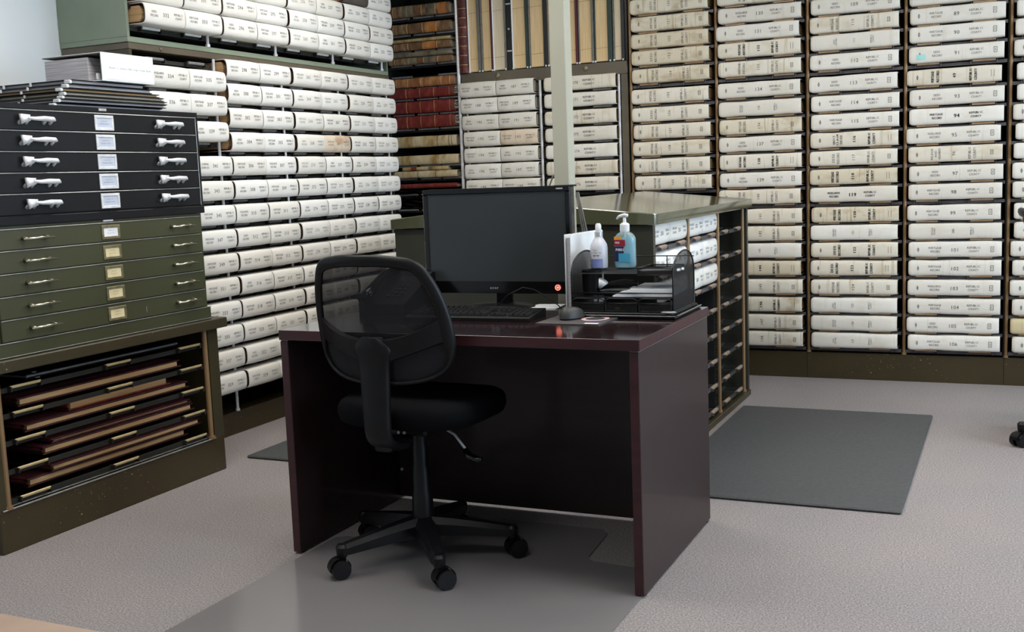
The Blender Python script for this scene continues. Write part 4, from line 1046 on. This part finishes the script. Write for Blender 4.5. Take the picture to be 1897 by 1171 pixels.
# ------------------------------------------------------------------ desk organizer
OX, OY, OZ = -1.150, 3.475, .7508
t = thing('organizer_tray', 'black platform tray with a round silver disc under the mesh organizer', 'tray', (OX, OY, OZ))
MB().rbox(-.205, .190, -.162, .148, .0, .010, .003).rbox(-.195, .180, -.155, .14, .010, .017, .003).to('platform', 'black_plastic', t)
MB().tube([(-.195, -.163, .009), (.188, -.163, .009)], .0015, 6).tube([(.1905, -.144, .009), (.1905, .146, .009)], .0015, 6).to('trim', 'steel_edge', t)
m = MB(); m.lathe([(.024, .0178), (.025, .0198), (.020, .0210)], .160, -.138, 24, 1, .75).to('disc', 'silver_disc', t, 40)
t = thing('mesh_organizer', 'black wire mesh desk organizer with shelves and three small drawers', 'desk organizer', (OX, OY, OZ + .0175))
Z0 = 0; WX = .172; YB_, YFr = .125, -.125
def arch(x):
    pts = []
    for k in range(25):
        a = k / 24
        y = YFr + (YB_ - YFr) * a; z = .120 + .068 * math.sqrt(max(0, 1 - ((a - .55) / (.55 if a < .55 else .45)) ** 2)); pts.append((y, z))
    return [(YFr, 0)] + pts + [(YB_, 0)]
for sx in (-1, 1):
    x = sx * WX; a = arch(x); m = MB(); n = len(a)
    m.v = [(x, y, z) for y, z in a]; m.f = [tuple(range(n))]; o = m.to('side_mesh', 'wire_mesh', t)
    MB().tube([(x, y, z) for y, z in a], .0028, 8, True).to('side_frame', 'wire_black', t, True)
m = MB()
for z in (.045, .122): m.v += [(-WX, YFr, z), (WX, YFr, z), (WX, YB_, z), (-WX, YB_, z)]; k = len(m.v) - 4; m.f.append((k, k + 1, k + 2, k + 3))
m.to('shelf_mesh', 'wire_mesh', t)
m = MB()
for z in (.045, .060): m.tube([(-WX, YFr, z), (WX, YFr, z)], .0022, 6)
for z in (.045, .122): m.tube([(-WX, YFr if z < .1 else -.02, z), (WX, YFr if z < .1 else -.02, z)], .002, 6).tube([(-WX, YB_, z), (WX, YB_, z)], .002, 6)
m.tube([(-WX, YB_, .160), (WX, YB_, .160)], .002, 6)
for x in (-.03, .08): m.tube([(x, YB_, .122), (x, YB_, .160)], .0018, 6)
m.to('wire_frame', 'wire_black', t, True)
m = MB(); m.v = [(-WX, YB_, 0), (WX, YB_, 0), (WX, YB_, .122), (-WX, YB_, .122)]; m.f = [(0, 1, 2, 3)]; m.to('rear_mesh', 'wire_mesh', t)
for k in range(3):
    x0 = -WX + .004 + k * .1135; x1 = x0 + .108; y0 = YFr - .004; o = MB()
    o.v = [(x0, y0, .001), (x1, y0, .001), (x1, y0, .030), (x0, y0, .030)]; o.f = [(0, 1, 2, 3)]
    o.v += [(x0, y0, .001), (x0, y0 + .2, .001), (x0, y0 + .2, .036), (x0, y0, .036), (x1, y0, .001), (x1, y0 + .2, .001), (x1, y0 + .2, .036), (x1, y0, .036)]; o.f += [(4, 5, 6, 7), (8, 9, 10, 11), (4, 5, 9, 8)]
    dr = o.to('drawer', 'wire_mesh', t)
    MB().tube([(x0, y0, .001), (x1, y0, .001), (x1, y0, .036), (x1 - .012, y0, .042), (x0 + .012, y0, .042), (x0, y0, .036)], .0022, 6, True).tube([(x0, y0, .026), (x1, y0, .026)], .0018, 6).to('drawer_frame', 'wire_black', dr, True)
# small tray hooked on the right
m = MB(); x0, x1, y0, y1, z = .055, WX - .003, -.125, .02, .118
m.v = [(x0, y0, z), (x1, y0, z), (x1, y1, z), (x0, y1, z), (x0, y0, z + .022), (x1, y0, z + .022), (x1, y1, z + .022), (x0, y1, z + .022)]; m.f = [(0, 1, 2, 3), (0, 1, 5, 4), (1, 2, 6, 5), (2, 3, 7, 6), (3, 0, 4, 7)]
o = m.to('clip_tray', 'wire_mesh', t); MB().tube([(x0, y0, z + .022), (x1, y0, z + .022), (x1, y1, z + .022), (x0, y1, z + .022)], .002, 6, True).tube([(x0, y0, z), (x1, y0, z), (x1, y1, z), (x0, y1, z)], .0018, 6, True).to('tray_frame', 'wire_black', o, True)
oz = OZ + .0175
for k, (dx, a, mt, L, lb) in enumerate([(.085, 8, 'white_plastic', .15, 'white pen lying across the small upper organizer tray'), (.11, -4, 'silver_disc', .14, 'silver pen in the small upper organizer tray'), (.10, 14, 'white_plastic', .13, 'short white pen in the upper organizer tray, nearest the front')]):
    t2 = thing('pen', lb, 'pen', (OX + .105 + .004 * k, OY - .05 - .028 * k + .02, oz + .1240 + .0004 * k), radians(a))
    MB().tube([(-L / 2, 0, .005), (-L / 2 + .012, 0, .005), (L / 2, 0, .005)], [.001, .0042, .0042], 8).to('barrel', mt, t2, True)
    MB().box(L / 2 - .04, L / 2, -.0015, .0015, .009, .0105).to('clip', 'steel_pole', t2)
t2 = thing('paper_stack', 'stack of white papers and envelopes on the organizer middle shelf', 'papers', (OX + .075, OY - .02, oz + .0482), radians(4))
rr_ = random.Random(2)
for k in range(6):
    a = rr_.uniform(-.004, .004)
    MB().box(-.115 + .012 * k + a, .085, -.10, .10, .0042 * k, .0042 * k + .0038).to('envelope' if k > 1 else 'sheet', 'paper_white', t2)
t2 = thing('stapler', 'black stapler on the organizer middle shelf', 'stapler', (OX - .035, OY - .062, oz + .0482), radians(8))
MB().rbox(-.07, .07, -.017, .017, 0, .008, .003).to('base', 'black_plastic', t2)
MB().tube([(-.062, 0, .018), (-.02, 0, .034), (.03, 0, .040), (.068, 0, .036)], [.008, .011, .012, .010], 10).to('arm', 'black_plastic', t2, True)
MB().rbox(-.060, .055, -.007, .007, .012, .020, .002).to('magazine', 'steel_edge', t2)
t2 = thing('pen_cup', 'dark pen cup on the left of the organizer middle shelf', 'cup', (OX - .125, OY - .055, oz + .0482))
MB().grid(lambda u, v: ((.032 + .002 * v) * cos(2 * PI * u), (.032 + .002 * v) * sin(2 * PI * u), .082 * v), 24, 2, True).lathe([(.030, 0), (.030, .002)], n=24).to('cup', 'black_plastic', t2, 60)
t2 = thing('tape_roll', 'small white rolled label tape leaning out of the dark pen cup', 'tape', (OX - .080, OY - .108, oz + .088), radians(35))
MB().tube([(0, 0, -.014), (.010, -.012, .010)], [.004, .017], 16).to('roll', 'paper_white', t2, True)
t2 = thing('keychain_tag', 'small yellow-green tag in the middle organizer drawer', 'tag', (OX - .018, OY - .118, oz + .004))
MB().lathe([(.009, 0), (.010, .004), (.007, .008)], 0, 0, 16).to('tag', 'yellow_green', t2, True)
t2 = thing('pencil', 'red-tipped pencil in the right organizer drawer', 'pencil', (OX + .110, OY - .118, oz + .010), radians(4))
MB().tube([(-.045, 0, 0), (.045, .002, .012)], .0028, 6).to('shaft', 'board_maroon', t2)

# bottles
t2 = thing('sanitizer_bottle', 'pump bottle of blue hand sanitizer on the organizer', 'bottle', (OX - .052, OY + .078, oz + .1248), radians(-10))
bp_ = []
def bottle_outline(z):
    if z < .008: return .034 + .0035 * (z / .008)
    if z < .098: return .0375
    if z < .122: return .0375 - .024 * ((z - .098) / .024) ** 1.8
    return .0135
zsb = [0, .003, .008, .03, .06, .09, .098, .104, .110, .116, .122, .128]
def bfn(sx, sy):
    return lambda u, v: None
m = MB(); n = 28
for z in zsb:
    r = bottle_outline(z); ry = min(r, .022)
    for k in range(n):
        a = 2 * PI * k / n; c, s_ = cos(a), sin(a); m.v.append((r * abs(c) ** .6 * (1 if c > 0 else -1), ry * abs(s_) ** .8 * (1 if s_ > 0 else -1), z))
for i in range(len(zsb) - 1):
    for k in range(n): m.f.append((i * n + k, i * n + (k + 1) % n, (i + 1) * n + (k + 1) % n, (i + 1) * n + k))
m.f.append(tuple(range(n))); m.to('bottle', 'clear_plastic', t2, True)
m2 = MB(); m2.v = [(x * .93, y * .9, .002 + z * .92) for x, y, z in m.v if z < .112]; nn = len(m2.v) // n
for i in range(nn - 1):
    for k in range(n): m2.f.append((i * n + k, i * n + (k + 1) % n, (i + 1) * n + (k + 1) % n, (i + 1) * n + k))
m2.f.append(tuple(range(n))); m2.f.append(tuple((nn - 1) * n + k for k in range(n))); m2.to('gel', 'gel_blue', t2, True)
MB().lathe([(.0155, .122), (.0165, .126), (.0165, .146), (.013, .150), (.006, .153), (.005, .170)], 0, 0, 20).to('pump_cap', 'white_plastic', t2, 40)
MB().tube([(.012, 0, .176), (.0, 0, .178), (-.020, 0, .174), (-.030, 0, .165)], [.006, .0065, .005, .0035], 10).to('pump_spout', 'white_plastic', t2, True)
MB().cyl((0, 0, .02), (0, 0, .125), .0025, 8).to('dip_tube', 'white_plastic', t2)
yl = -.0228
lab = [('label_orange', -.030, -.002, .096, .106), ('label_red', -.030, .012, .074, .095), ('label_navy', -.030, -.014, .022, .073), ('label_navy', -.014, .006, .050, .073), ('gel_blue', -.0138, .030, .020, .0498)]
for (mm, a, b, c_, d_) in lab: MB().box(a, b, yl, yl + .0006, c_, d_).to('label_panel', mm, t2)
m = MB(); sf = lambda u, q: (u, yl - .0004, q)
text(m, 'MAX', -.017, .086, .0055, .006, sf, 0, .0004); text(m, 'PURELL', -.007, .062, .0056, .0085, sf, 0, .0005); m.to('brand_lettering', 'paper_white', t2)
t2 = thing('spray_bottle', 'frosted lens cleaner spray bottle left of the sanitizer', 'bottle', (OX - .135, OY + .045, oz + .1248), radians(18))
MB().lathe([(.026, 0), (.029, .003), (.030, .02), (.030, .070), (.028, .082), (.020, .096), (.013, .106), (.0125, .110)], 0, 0, 24).to('bottle', 'bottle_frost', t2, 40)
MB().lathe([(.0135, .108), (.0135, .124), (.010, .126)], 0, 0, 20).to('collar', 'silver_disc', t2, 40)
MB().lathe([(.0095, .126), (.0105, .130), (.0100, .148), (.006, .153)], 0, 0, 20).to('cap', 'white_plastic', t2, 40)
def curve_label(r, a0, a1, z0, z1, nm_, mt_, par):
    q = MB(); q.grid(lambda u, v: (r * sin(a0 + (a1 - a0) * u), -r * cos(a0 + (a1 - a0) * u), z0 + (z1 - z0) * v), 8, 1); return q.to(nm_, mt_, par, True)
curve_label(.0304, -1.0, .45, .004, .034, 'label_panel', 'label_blue', t2)
m = MB(); sf = lambda u, q: (.0306 * sin(u / .0306), -.0306 * cos(u / .0306), q)
text(m, 'lens', -.014, .064, .004, .005, sf); text(m, 'cleaning', -.008, .056, .004, .005, sf); text(m, 'spray', -.010, .047, .005, .006, sf, 0, .0004); m.to('label_lettering', 'ink', t2)

# ------------------------------------------------------------------ power pole and cords
t = thing('power_pole', 'beige steel power pole rising behind the monitor', 'pole', (-1.494, 3.752, 0))
MB().rbox(-.030, .030, -.030, .030, 0, 2.698, .003).to('shaft', 'beige_paint', t)
MB().rbox(-.033, .0325, -.0325, .0325, 1.172, 1.178, .001).to('collar', 'black_plastic', t)
t = thing('cable', 'grey cables hanging at the right side of the beige pole', 'cable', (-1.45, 3.76, .60))
m = MB()
for k in range(3): m.tube([(-.004 + .004 * k, 0, .55), (.006 + .006 * k, .0, .48), (.022 + .009 * k, -.005, .38), (.030 + .012 * k, -.01, .28), (.032 + .012 * k, -.012, .05)], .0032, 8)
m.to('cord', 'grey_cord', t, True)
t = thing('cable', 'grey cord looping out at the left side of the beige pole', 'cable', (-1.527, 3.75, .75))
MB().tube([(.0, -.01, .47), (-.010, -.012, .455), (-.020, -.014, .43), (-.022, -.015, .40), (-.020, -.015, .30)], .0030, 8).to('cord', 'grey_cord', t, True)

# ------------------------------------------------------------------ mats
t = MB().rbox(-1.245, -.338, 3.895, 5.485, .001, .013, .005).to('floor_mat', 'rubber_mat'); tag(t, 'dark grey anti-fatigue mat on the carpet right of the record island', 'mat', 'anti-fatigue mats')
t = MB().rbox(-3.135, -2.50, 3.89, 5.40, .001, .013, .005).to('floor_mat', 'rubber_mat'); tag(t, 'dark grey anti-fatigue mat in the aisle left of the desk', 'mat', 'anti-fatigue mats')
def cm():
    P = [(-2.12, 1.55), (-.955, 1.55), (-.955, 3.085), (-.985, 3.105)]
    P += [(-1.19, 3.12), (-1.215, 3.15), (-1.235, 3.39), (-1.265, 3.425), (-1.80, 3.425), (-1.835, 3.39), (-1.855, 3.12), (-1.885, 3.095), (-2.08, 3.085), (-2.112, 3.06)]
    return P
t = MB().prism(cm(), .001, .0045).to('chair_mat', 'chair_mat_vinyl'); tag(t, 'translucent grey vinyl chair mat under the office chair', 'mat')

# ------------------------------------------------------------------ office chair
def superel(a, n): 
    c, s_ = cos(a), sin(a); return (abs(c) ** (2 / n) * (1 if c >= 0 else -1), abs(s_) ** (2 / n) * (1 if s_ >= 0 else -1))
def office_chair(loc, rz, label, base_rot=0, group='black mesh-back office chairs'):
    t = thing('office_chair', label, 'chair', loc, rz, group)      # chair faces local +y
    MB().lathe([(.040, .075), (.046, .082), (.046, .125), (.035, .135), (.033, .22), (.030, .225), (.029, .30), (.026, .305), (.025, .37), (.023, .375), (.023, .43)], 0, 0, 20).to('gas_column', 'black_plastic', t, 40)
    for k in range(5):
        a = base_rot + 2 * PI * k / 5; M = Matrix.Rotation(a, 4, 'Z')
        m = MB(); r = [(.030, .112, .034, .030), (.10, .108, .030, .026), (.19, .099, .026, .021), (.268, .090, .022, .017), (.286, .086, .016, .013)]
        vs = []
        for (x, z, hw, hh) in r:
            for (yy, zz) in ((-hw, -hh), (hw, -hh), (hw, hh * .3), (hw * .55, hh), (-hw * .55, hh), (-hw, hh * .3)): vs.append((x, yy, z + zz))
        m.v = vs
        for i in range(4):
            for q in range(6): m.f.append((i * 6 + q, i * 6 + (q + 1) % 6, (i + 1) * 6 + (q + 1) % 6, (i + 1) * 6 + q))
        m.f.append(tuple(range(6))); m.f.append(tuple(24 + q for q in range(6)))
        m.lathe([(.014, .064), (.018, .070), (.020, .096), (.013, .105)], .284, 0, 12)
        m.xf(M); m.to('base_leg', 'black_plastic', t, 35)
        ca = base_rot * 1.3 + k * 1.9
        M2 = M @ Matrix.Translation((.284, 0, 0)) @ Matrix.Rotation(ca, 4, 'Z')
        m = MB(); 
        def hood(u, v): 
            a_ = PI * (.0 + 1.0 * u); return (.012 + .034 * cos(a_), (-.018 + .036 * v), .032 + .033 * sin(a_))
        m.grid(hood, 12, 2).cyl((0, 0, .050), (0, 0, .062), .010, 10)
        c_ = m.xf(M2).to('caster', 'black_plastic', t, 50)
        w_ = MB()
        for sy in (-1, 1): w_.cyl((.012, sy * .009, .0300), (.012, sy * .029, .0300), .0295, 22)
        w_.cyl((.012, -.026, .0300), (.012, .026, .0300), .008, 10).xf(M2); w_.to('wheel', 'black_plastic', c_, 40)
    # seat cushion, rounded block
    m = MB(); NN = 40; rings = []
    lay = [(.0, .418, .0), (.90, .416, 0), (.97, .425, 0), (1.0, .445, 0), (.995, .468, 0), (.96, .484, 0), (.88, .494, 0), (.6, .497, 0), (.3, .493, 0), (.0, .492, 0)]
    for (s_, z, _) in [(a_, b_ + .045, c_) for a_, b_, c_ in lay]:
        for k in range(NN):
            c, d_ = superel(2 * PI * k / NN, 3.2); x = .247 * c * s_; y = .030 + .226 * d_ * s_
            zz = z
            if z > .515: zz -= .018 * max(0, (y - .15) / .12) ** 2
            if z < .45: zz -= .0
            m.v.append((x, y, zz))
    for i in range(len(lay) - 1):
        for k in range(NN): m.f.append((i * NN + k, i * NN + (k + 1) % NN, (i + 1) * NN + (k + 1) % NN, (i + 1) * NN + k))
    m.to('seat', 'black_fabric', t, True)
    MB().rbox(-.085, .085, -.10, .12, .425, .4605, .008).rbox(-.030, .030, -.215, -.08, .400, .424, .006).to('seat_mechanism', 'black_plastic', t)
    m = MB()
    for x in (-.012, .012): m.lathe([(.006, .0), (.006, .003)], n=6).v
    m = MB().cyl((-.010, -.101, .436), (-.010, -.106, .436), .005, 8).cyl((.010, -.101, .436), (.010, -.106, .436), .005, 8); m.to('bolt', 'steel_pole', t)
    lv = MB().tube([(.06, .02, .438), (.13, .0, .415), (.18, -.02, .375)], .004, 8).to('lever', 'steel_pole', t, True)
    MB().tube([(.175, -.018, .377), (.190, -.022, .357), (.222, -.026, .348), (.236, -.026, .352)], [.008, .012, .012, .006], 10).to('lever_paddle', 'black_gloss', lv, True)
    # back
    W_ = [(.0, 1.002), (.06, 1.002), (.11, .998), (.165, .989), (.197, .971), (.217, .944), (.234, .908), (.247, .868), (.256, .825), (.261, .780), (.262, .735), (.254, .695), (.236, .660), (.205, .634), (.160, .617), (.10, .608), (.05, .605), (0, .604)]
    def back(s_, z, off=0.): return (s_, -.205 - .2 * (z - .6) + 1.25 * s_ * s_ - off, z)
    W_ = [(a * .92, z) for a, z in W_]
    def cr(P, n):
        out = []
        for i in range(len(P) - 1):
            p0, p1, p2, p3 = P[max(i - 1, 0)], P[i], P[i + 1], P[min(i + 2, len(P) - 1)]
            for k in range(n):
                t_ = k / n; out.append(tuple(.5 * (2 * b + (c - a) * t_ + (2 * a - 5 * b + 4 * c - d) * t_ ** 2 + (3 * b - a - 3 * c + d) * t_ ** 3) for a, b, c, d in zip(p0, p1, p2, p3)))
        out.append(P[-1]); return out
    W_ = cr(W_, 3)
    loop = [(a, z) for a, z in W_] + [(-a, z) for a, z in W_[-2:0:-1]]
    # frame: flattened section swept round the outline
    def ringsec(loop, w, d_, name, inner=True, scale_fn=None):
        m = MB(); n = len(loop); K = 8
        cx, cz = 0, .80
        for i, (a, z) in enumerate(loop):
            a0, z0 = loop[i - 1]; a1, z1 = loop[(i + 1) % n]; tx, tz = a1 - a0, z1 - z0; l = math.hypot(tx, tz) or 1; nx, nz = -tz / l, tx / l
            if (a - cx) * nx + (z - cz) * nz > 0: nx, nz = -nx, -nz   # inward
            ww = w if not scale_fn else w * scale_fn(a, z)
            for k in range(K):
                th = 2 * PI * k / K; e = ww * (.5 - .5 * cos(th)); q = d_ * sin(th)
                p = back(a + nx * e, z + nz * e, q); m.v.append(p)
        for i in range(n):
            for k in range(K): m.f.append((i * K + k, i * K + (k + 1) % K, ((i + 1) % n) * K + (k + 1) % K, ((i + 1) % n) * K + k))
        return m
    fr = ringsec(loop, .036, .011, 'f', scale_fn=lambda a, z: .35 if z < .68 else (.35 + .65 * (z - .68) / .06 if z < .74 else 1))
    fr.to('back_frame', 'black_plastic', t, True)
    # cross band (curved arms meeting the spine)
    m = MB(); NB = 24
    for i in range(NB + 1):
        u = -1 + 2 * i / NB; s_ = .236 * u; au = abs(u)
        zt_ = .748 + .080 * au ** 2.2 - .0; zb_ = .665 + .080 * au ** 1.1
        if au > .9: zb_ = min(zb_, zt_ - .022)
        th = .018 * (1 - max(0, (au - .6) / .4) ** 1.5) + .001
        for (z, o) in ((zt_, .0), (zt_ - .004, th), (zb_ + .004, th), (zb_, .0)): m.v.append(back(s_, z, o))
    for i in range(NB):
        for k in range(4): m.f.append((i * 4 + k, i * 4 + (k + 1) % 4, (i + 1) * 4 + (k + 1) % 4, (i + 1) * 4 + k))
    m.f.append((0, 1, 2, 3)); m.f.append(tuple(NB * 4 + k for k in range(4)))
    m.to('cross_band', 'black_plastic', t, 40)
    # spine bracket
    m = MB(); sec = [(.755, .012, .034), (.735, .014, .058), (.712, .016, .066), (.690, .018, .058), (.66, .022, .052), (.61, .032, .050), (.54, .046, .047), (.47, .058, .045), (.435, .050, .044), (.410, .010, .043), (.402, -.05, .040)]
    sec = cr(sec, 4)
    for i, (z, o, hw) in enumerate(sec):
        y = -.205 - .2 * (z - .6) - o
        nxt = sec[min(i + 1, len(sec) - 1)]; prv = sec[max(i - 1, 0)]
        dy = (-.2 * (nxt[0] - prv[0]) - (nxt[1] - prv[1])); dz = nxt[0] - prv[0]; l = math.hypot(dy, dz); ny, nz = -dz / l, dy / l
        if ny > 0: ny, nz = -ny, -nz
        tk = .011
        for (a, b) in ((-hw, -1), (-hw, -.2), (-hw * .88, .6), (-hw * .6, 1), (hw * .6, 1), (hw * .88, .6), (hw, -.2), (hw, -1)):
            m.v.append((a, y + ny * tk * b, z + nz * tk * b))
    for i in range(len(sec) - 1):
        for k in range(8): m.f.append((i * 8 + k, i * 8 + (k + 1) % 8, (i + 1) * 8 + (k + 1) % 8, (i + 1) * 8 + k))
    m.f.append(tuple(range(8))); m.f.append(tuple((len(sec) - 1) * 8 + k for k in range(8)))
    m.to('spine_bracket', 'black_plastic', t, 50)
    # mesh panel
    m = MB(); inner = [(a * .965, .80 + (z - .80) * .965) for a, z in loop]; n = len(inner); R = 6
    for j in range(R + 1):
        k_ = j / R
        for (a, z) in inner: m.v.append(back(a * k_, .80 + (z - .80) * k_, -.004))
    for j in range(1, R):
        for i in range(n): m.f.append((j * n + i, j * n + (i + 1) % n, (j + 1) * n + (i + 1) % n, (j + 1) * n + i))
    m.f.append(tuple(n + i for i in range(n)))
    m.v = m.v; m.to('back_mesh', 'mesh_back', t, True)
    return t
office_chair((-1.713, 2.982, .0046), radians(-2), 'black mesh-back office chair with five casters pulled up to the desk', radians(20 + 2))
office_chair((.305, 5.13, 0), radians(-90), 'black office chair almost wholly outside the right edge', radians(180 + 90 + 24), group=None)

# ------------------------------------------------------------------ near table at lower left
t = thing('side_table', 'tan round-cornered table edge at the bottom left corner of the photo', 'table', (-1.30, .20, 0))
m = MB(); P = []
x0, x1, y0, y1, r = -.45, .575, -.55, .631, .10
for (cx, cy, a0) in ((x1 - r, y1 - r, 0), (x0 + r, y1 - r, 90), (x0 + r, y0 + r, 180), (x1 - r, y0 + r, 270)):
    for k in range(9): a = radians(a0 + 11.25 * k); P.append((cx + r * cos(a), cy + r * sin(a)))
m.prism(P, .715, .748).to('tabletop', 'tan_laminate', t)
for (x, y) in ((-.35, -.45), (.35, -.45), (.35, .5), (-.35, .5)): MB().cyl((x, y, 0), (x, y, .7145), .02, 12).to('leg', 'black_plastic', t, 40)

# ------------------------------------------------------------------ room
RX0, RX1, RY0, RY1, RH = -3.895, 3.4, -2.2, 6.82, 2.70
struct(MB().box(RX0 - .1, RX1 + .1, RY0 - .1, RY1 + .1, -.06, 0).to('floor', 'carpet'))
struct(MB().box(RX0 - .1, RX1 + .1, RY0 - .1, RY1 + .1, RH, RH + .06).to('ceiling', 'ceiling_tile'))
struct(MB().box(RX0 - .1, RX0, RY0, RY1, 0, RH).to('wall_left', 'wall_paint'))
struct(MB().box(RX0, RX1, RY1, RY1 + .1, 0, RH).to('wall_back', 'wall_paint'))
struct(MB().box(RX0, RX1, RY0 - .1, RY0, 0, RH).to('wall_front', 'wall_paint'))
# right wall with two window openings
wn = [(1.6, 3.4), (4.0, 5.8)]; zz0, zz1 = .85, 2.25
m = MB(); m.box(RX1, RX1 + .1, RY0, RY1, 0, zz0).box(RX1, RX1 + .1, RY0, RY1, zz1, RH); ys = [RY0] + [v for w_ in wn for v in w_] + [RY1]
for k in range(0, len(ys), 2): m.box(RX1, RX1 + .1, ys[k], ys[k + 1], zz0, zz1)
struct(m.to('wall_right', 'wall_paint'))
for k, (a, b) in enumerate(wn):
    o = MB().box(RX1 + .03, RX1 + .07, a, b, zz0, zz0 + .05).box(RX1 + .03, RX1 + .07, a, b, zz1 - .05, zz1).box(RX1 + .03, RX1 + .07, a, a + .05, zz0, zz1).box(RX1 + .03, RX1 + .07, b - .05, b, zz0, zz1).box(RX1 + .03, RX1 + .07, (a + b) / 2 - .02, (a + b) / 2 + .02, zz0, zz1).to('window_%d' % (k + 1), 'white_plastic'); struct(o)
    MB().box(RX1 + .045, RX1 + .050, a + .05, b - .05, zz0 + .05, zz1 - .05).to('pane', 'window_glass', o)
    L = bpy.data.lights.new('window_daylight', 'AREA'); L.shape = 'RECTANGLE'; L.size = b - a; L.size_y = zz1 - zz0; L.energy = 150; L.color = (.66, .83, 1.0)
    lo = bpy.data.objects.new('window_daylight', L); C.objects.link(lo); lo.location = (RX1 + .12, (a + b) / 2, (zz0 + zz1) / 2); lo.rotation_euler = (0, radians(90), 0)
# ceiling troffers
for k, (x, y) in enumerate([(-2.3, 4.6), (-2.3, 2.8), (-.2, 4.6), (-.2, 2.8), (2.0, 4.0), (-1.6, .9)]):
    t = thing('ceiling_light', 'recessed fluorescent ceiling light above the room, out of the photo', 'ceiling light', (x, y, RH - .012), 0, 'recessed ceiling lights')
    MB().box(-.62, .62, -.32, -.30, 0, .0119).box(-.62, .62, .30, .32, 0, .0119).box(-.62, -.60, -.30, .30, 0, .0119).box(.60, .62, -.30, .30, 0, .0119).to('frame', 'white_metal', t)
    MB().box(-.60, .60, -.30, .30, .006, .0119).to('diffuser', 'lamp_diffuser', t)
    L = bpy.data.lights.new('tube_light', 'AREA'); L.shape = 'RECTANGLE'; L.size = 1.2; L.size_y = .6; L.energy = 20 if y > 2 else 9; L.color = (1, .94, .85)
    lo = bpy.data.objects.new('tube_light', L); C.objects.link(lo); lo.location = (x, y, RH - .02)

w = bpy.data.worlds.new('World'); bpy.context.scene.world = w; w.use_nodes = True
w.node_tree.nodes['Background'].inputs[0].default_value = (.75, .86, 1, 1); w.node_tree.nodes['Background'].inputs[1].default_value = .6

# ------------------------------------------------------------------ camera
f, yaw, pitch, roll, hh = 2033.64, -.4313, .1256, .0384, 1.2123
cy, sy = cos(yaw), sin(yaw)
fwd = Vector((sy * cos(pitch), cy * cos(pitch), -sin(pitch))); right = Vector((cy, -sy, 0)); down = fwd.cross(right)
r2 = cos(roll) * right + sin(roll) * down; d2 = -sin(roll) * right + cos(roll) * down
cam = bpy.data.cameras.new('camera'); cam.sensor_width = 36; cam.lens = f * 36 / 1897; cam.clip_start = .02
co = bpy.data.objects.new('camera', cam); C.objects.link(co)
M = Matrix.Identity(4)
for i in range(3): M[i][0] = r2[i]; M[i][1] = -d2[i]; M[i][2] = -fwd[i]
M.translation = (0, 0, hh); co.matrix_world = M
sc = bpy.context.scene; sc.camera = co
sc.view_settings.view_transform = 'Standard'; sc.view_settings.look = 'None'; sc.view_settings.gamma = 1; sc.view_settings.use_curve_mapping = False
sc.view_settings.exposure = -0.30
sc.cycles.use_denoising = True
sc.cycles.max_bounces = 8; sc.cycles.transparent_max_bounces = 12
